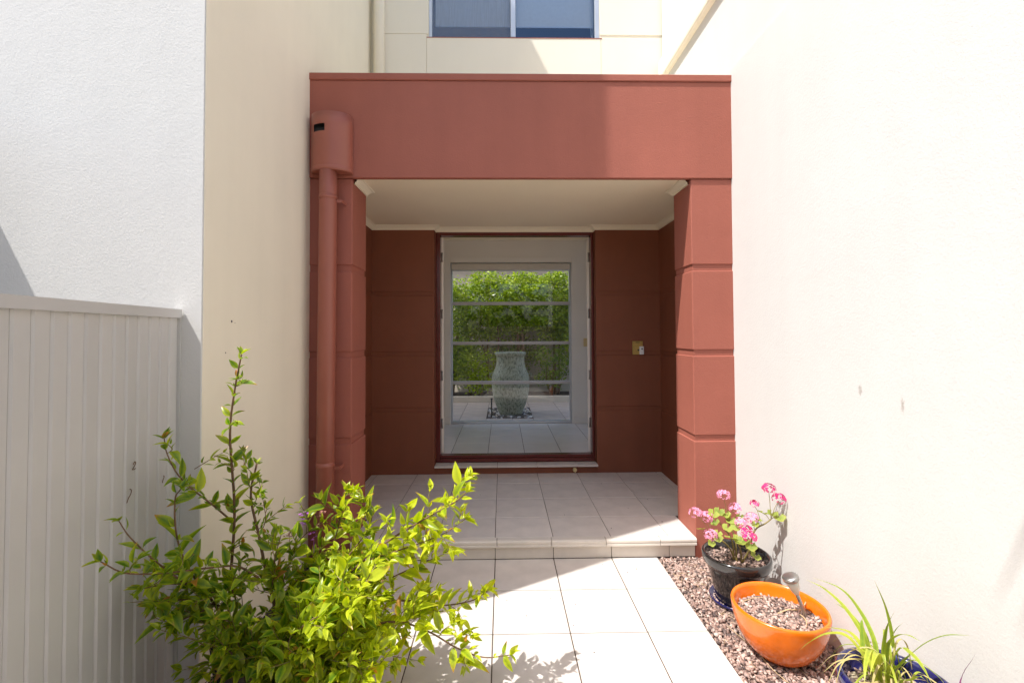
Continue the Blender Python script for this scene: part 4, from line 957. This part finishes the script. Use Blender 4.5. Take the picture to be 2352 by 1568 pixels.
for i in range(11):
    a = 6.283*i/11+.3; d = V((math.cos(a), math.sin(a), 0)); b0 = V((1.36, 1.20, .02)); L = rg.uniform(.14, .24)
    if i == 2: pts = [b0, (1.365, 1.34, .24), (1.386, 1.395, .455), (1.404, 1.364, .583)]
    else:
        e = b0+d*L; 
        if e.x > 1.59: e.x = 1.58
        if e.y > 1.36: e.y = 1.36
        pts = [b0, b0+d*L*.3+V((0, 0, .2)), b0.lerp(e, .7)+V((0, 0, .34)), e+V((0, 0, .36+rg.uniform(-.1, .06)))]
    blade(pts, .013, 'leaf_blade', m_cord, cor)
# solar light stuck in the orange bowl
sol = thing('solar_light', 'small steel solar stake light leaning in the orange bowl', 'lamp', (1.454, 2.2, .16))
a, b_ = V((1.456, 2.2, .155)), V((1.372, 2.2, .372)); ax = (b_-a).normalized()
MB().tube([a, a.lerp(b_, .66)], .0085, 12).build('stake', m_steel, sol, True)
pz = [(.62, .010), (.70, .018), (.82, .026), (.95, .030)]
MB().tube([a.lerp(b_, t) for t, r in pz], [r for t, r in pz], 24).build('lens', m_frost, sol, True)
pz = [(.94, .033), (.95, .036), (1.0, .036), (1.02, .033), (1.035, .022), (1.04, .006)]
MB().tube([a.lerp(b_, t) for t, r in pz], [r for t, r in pz], 28).build('cap', m_steel, sol, True)
# dry twigs and straw lying about
for i, (pts, r, lab) in enumerate((
    ([(1.22,1.98,.006),(1.30,2.0,.022),(1.40,1.97,.012),(1.47,1.88,.016),(1.52,1.79,.008)], .0035, 'long bent twig lying on the gravel in front of the orange bowl'),
    ([(1.28,1.90,.008),(1.36,1.93,.014),(1.43,1.93,.008)], .003, 'short straight twig on the gravel between orange and blue pots'),
    ([(1.17,2.42,.008),(1.21,2.25,.012),(1.23,2.08,.008),(1.29,1.92,.01)], .0016, 'thin straw stalk lying on the gravel along the path edge'),
    ([(1.33,2.235,.180),(1.39,2.25,.188),(1.46,2.26,.182),(1.505,2.29,.20)], .0032, 'forked twig lying on the mulch in the orange bowl'),
    ([(1.40,2.13,.180),(1.425,2.17,.186),(1.43,2.22,.182)], .003, 'small curved twig on the mulch beside the solar light'),
    ([(1.20,2.33,.182),(1.29,2.36,.186),(1.33,2.36,.184)], .0018, 'dry geranium stalk on the mulch at the back of the orange bowl'))):
    o = MB().tube(cr(pts, 5), r, 6).build('fallen_twig', m_straw, None, True); tag(o, lab, 'twig', 'fallen twigs')
for i, p in enumerate(((1.31, 2.42, .24),)):
    pass
DS = MB()
for i in range(70):
    x, y = rg.uniform(PATH_R+.02, 1.59), rg.uniform(1.3, 3.1); a = rg.uniform(0, 6.28); L = rg.uniform(.02, .08)
    d = V((math.cos(a)*L, math.sin(a)*L, 0)); p = V((x, y, .006)); e = p+d
    if not (PATH_R+.01 < e.x < 1.6): continue
    DS.tube([p, p+d*.5+V((rg.gauss(0, .006), rg.gauss(0, .006), .004)), e], .0011, 4)
ds_ = DS.build('straw_litter', m_straw, None); ds_['kind'] = 'stuff'; ds_['label'] = 'loose dry straw scattered over the gravel'
LT = MB()
for i in range(26):
    x, y = rg.uniform(-.6, 1.0), rg.uniform(1.3, 3.1); LT.box(x, x+rg.uniform(.002, .006), y, y+rg.uniform(.002, .006), .0004, .003)
for i in range(20):
    x, y = rg.uniform(-1.0, 1.3), rg.uniform(3.3, 4.6); LT.box(x, x+rg.uniform(.002, .006), y, y+rg.uniform(.002, .006), ZP+.0006, ZP+.003)
lt = LT.build('path_litter', m_soil, None); lt['kind'] = 'stuff'; lt['label'] = 'tiny dark crumbs of leaf and dirt on the tiles'

# ------------------------------------------------------------ trees beyond the front fence, mirrored in the hall window
for i, (x, y, h, lab) in enumerate(((-.9, -3.6, 4.6, 'broad street tree behind the beige front fence, nearest the gate'), (1.0, -4.2, 5.0, 'tallest street tree behind the middle of the front fence'), (2.9, -3.7, 4.4, 'street tree behind the front fence on the white wall side'))):
    shrub('street_tree', lab, 'tree', x, y, 0.6, h*.78, 1.15, .9, 80, 30, size=(.12, .22), trunk_r=.09, yel=(0, .4), group='street trees', seed=20+i, stems=3)

palm = thing('fountain_palm', 'slender palm behind the front fence whose drooping leaf tips shade the white wall', 'tree', (-.45, -1.1, -.07))
MB().tube(cr([(-.45,-1.1,-.08), (-.43,-1.1,2), (-.47,-1.05,4), (-.45,-1.0,5.75)], 6), .06, 12).build('trunk', m_bark, palm, True)
pc = V((-.45, -1.0, 5.78))
fr = [[pc, (-.50,-.5,6.10), (-.55,-.02,5.75), (-.585,.325,4.98)], [pc, (-.46,-.5,6.0), (-.50,.0,5.55), (-.56,.265,4.88)]]
for i in range(13):
    a = 2.2+4.6*i/12+rg.uniform(-.1, .1); L = rg.uniform(.75, 1.05); d = V((math.cos(a), math.sin(a), 0))
    if d.y > .25: L *= .6
    fr.append([pc, pc+d*L*.35+V((0,0,.35)), pc+d*L*.75+V((0,0,.2)), pc+d*L+V((0,0,-.35-rg.uniform(0,.4)))])
for i, pts in enumerate(fr): blade(pts, .20 if i < 2 else .055, 'leaf_blade', m_strap, palm, yel=rg.uniform(.1, .4))
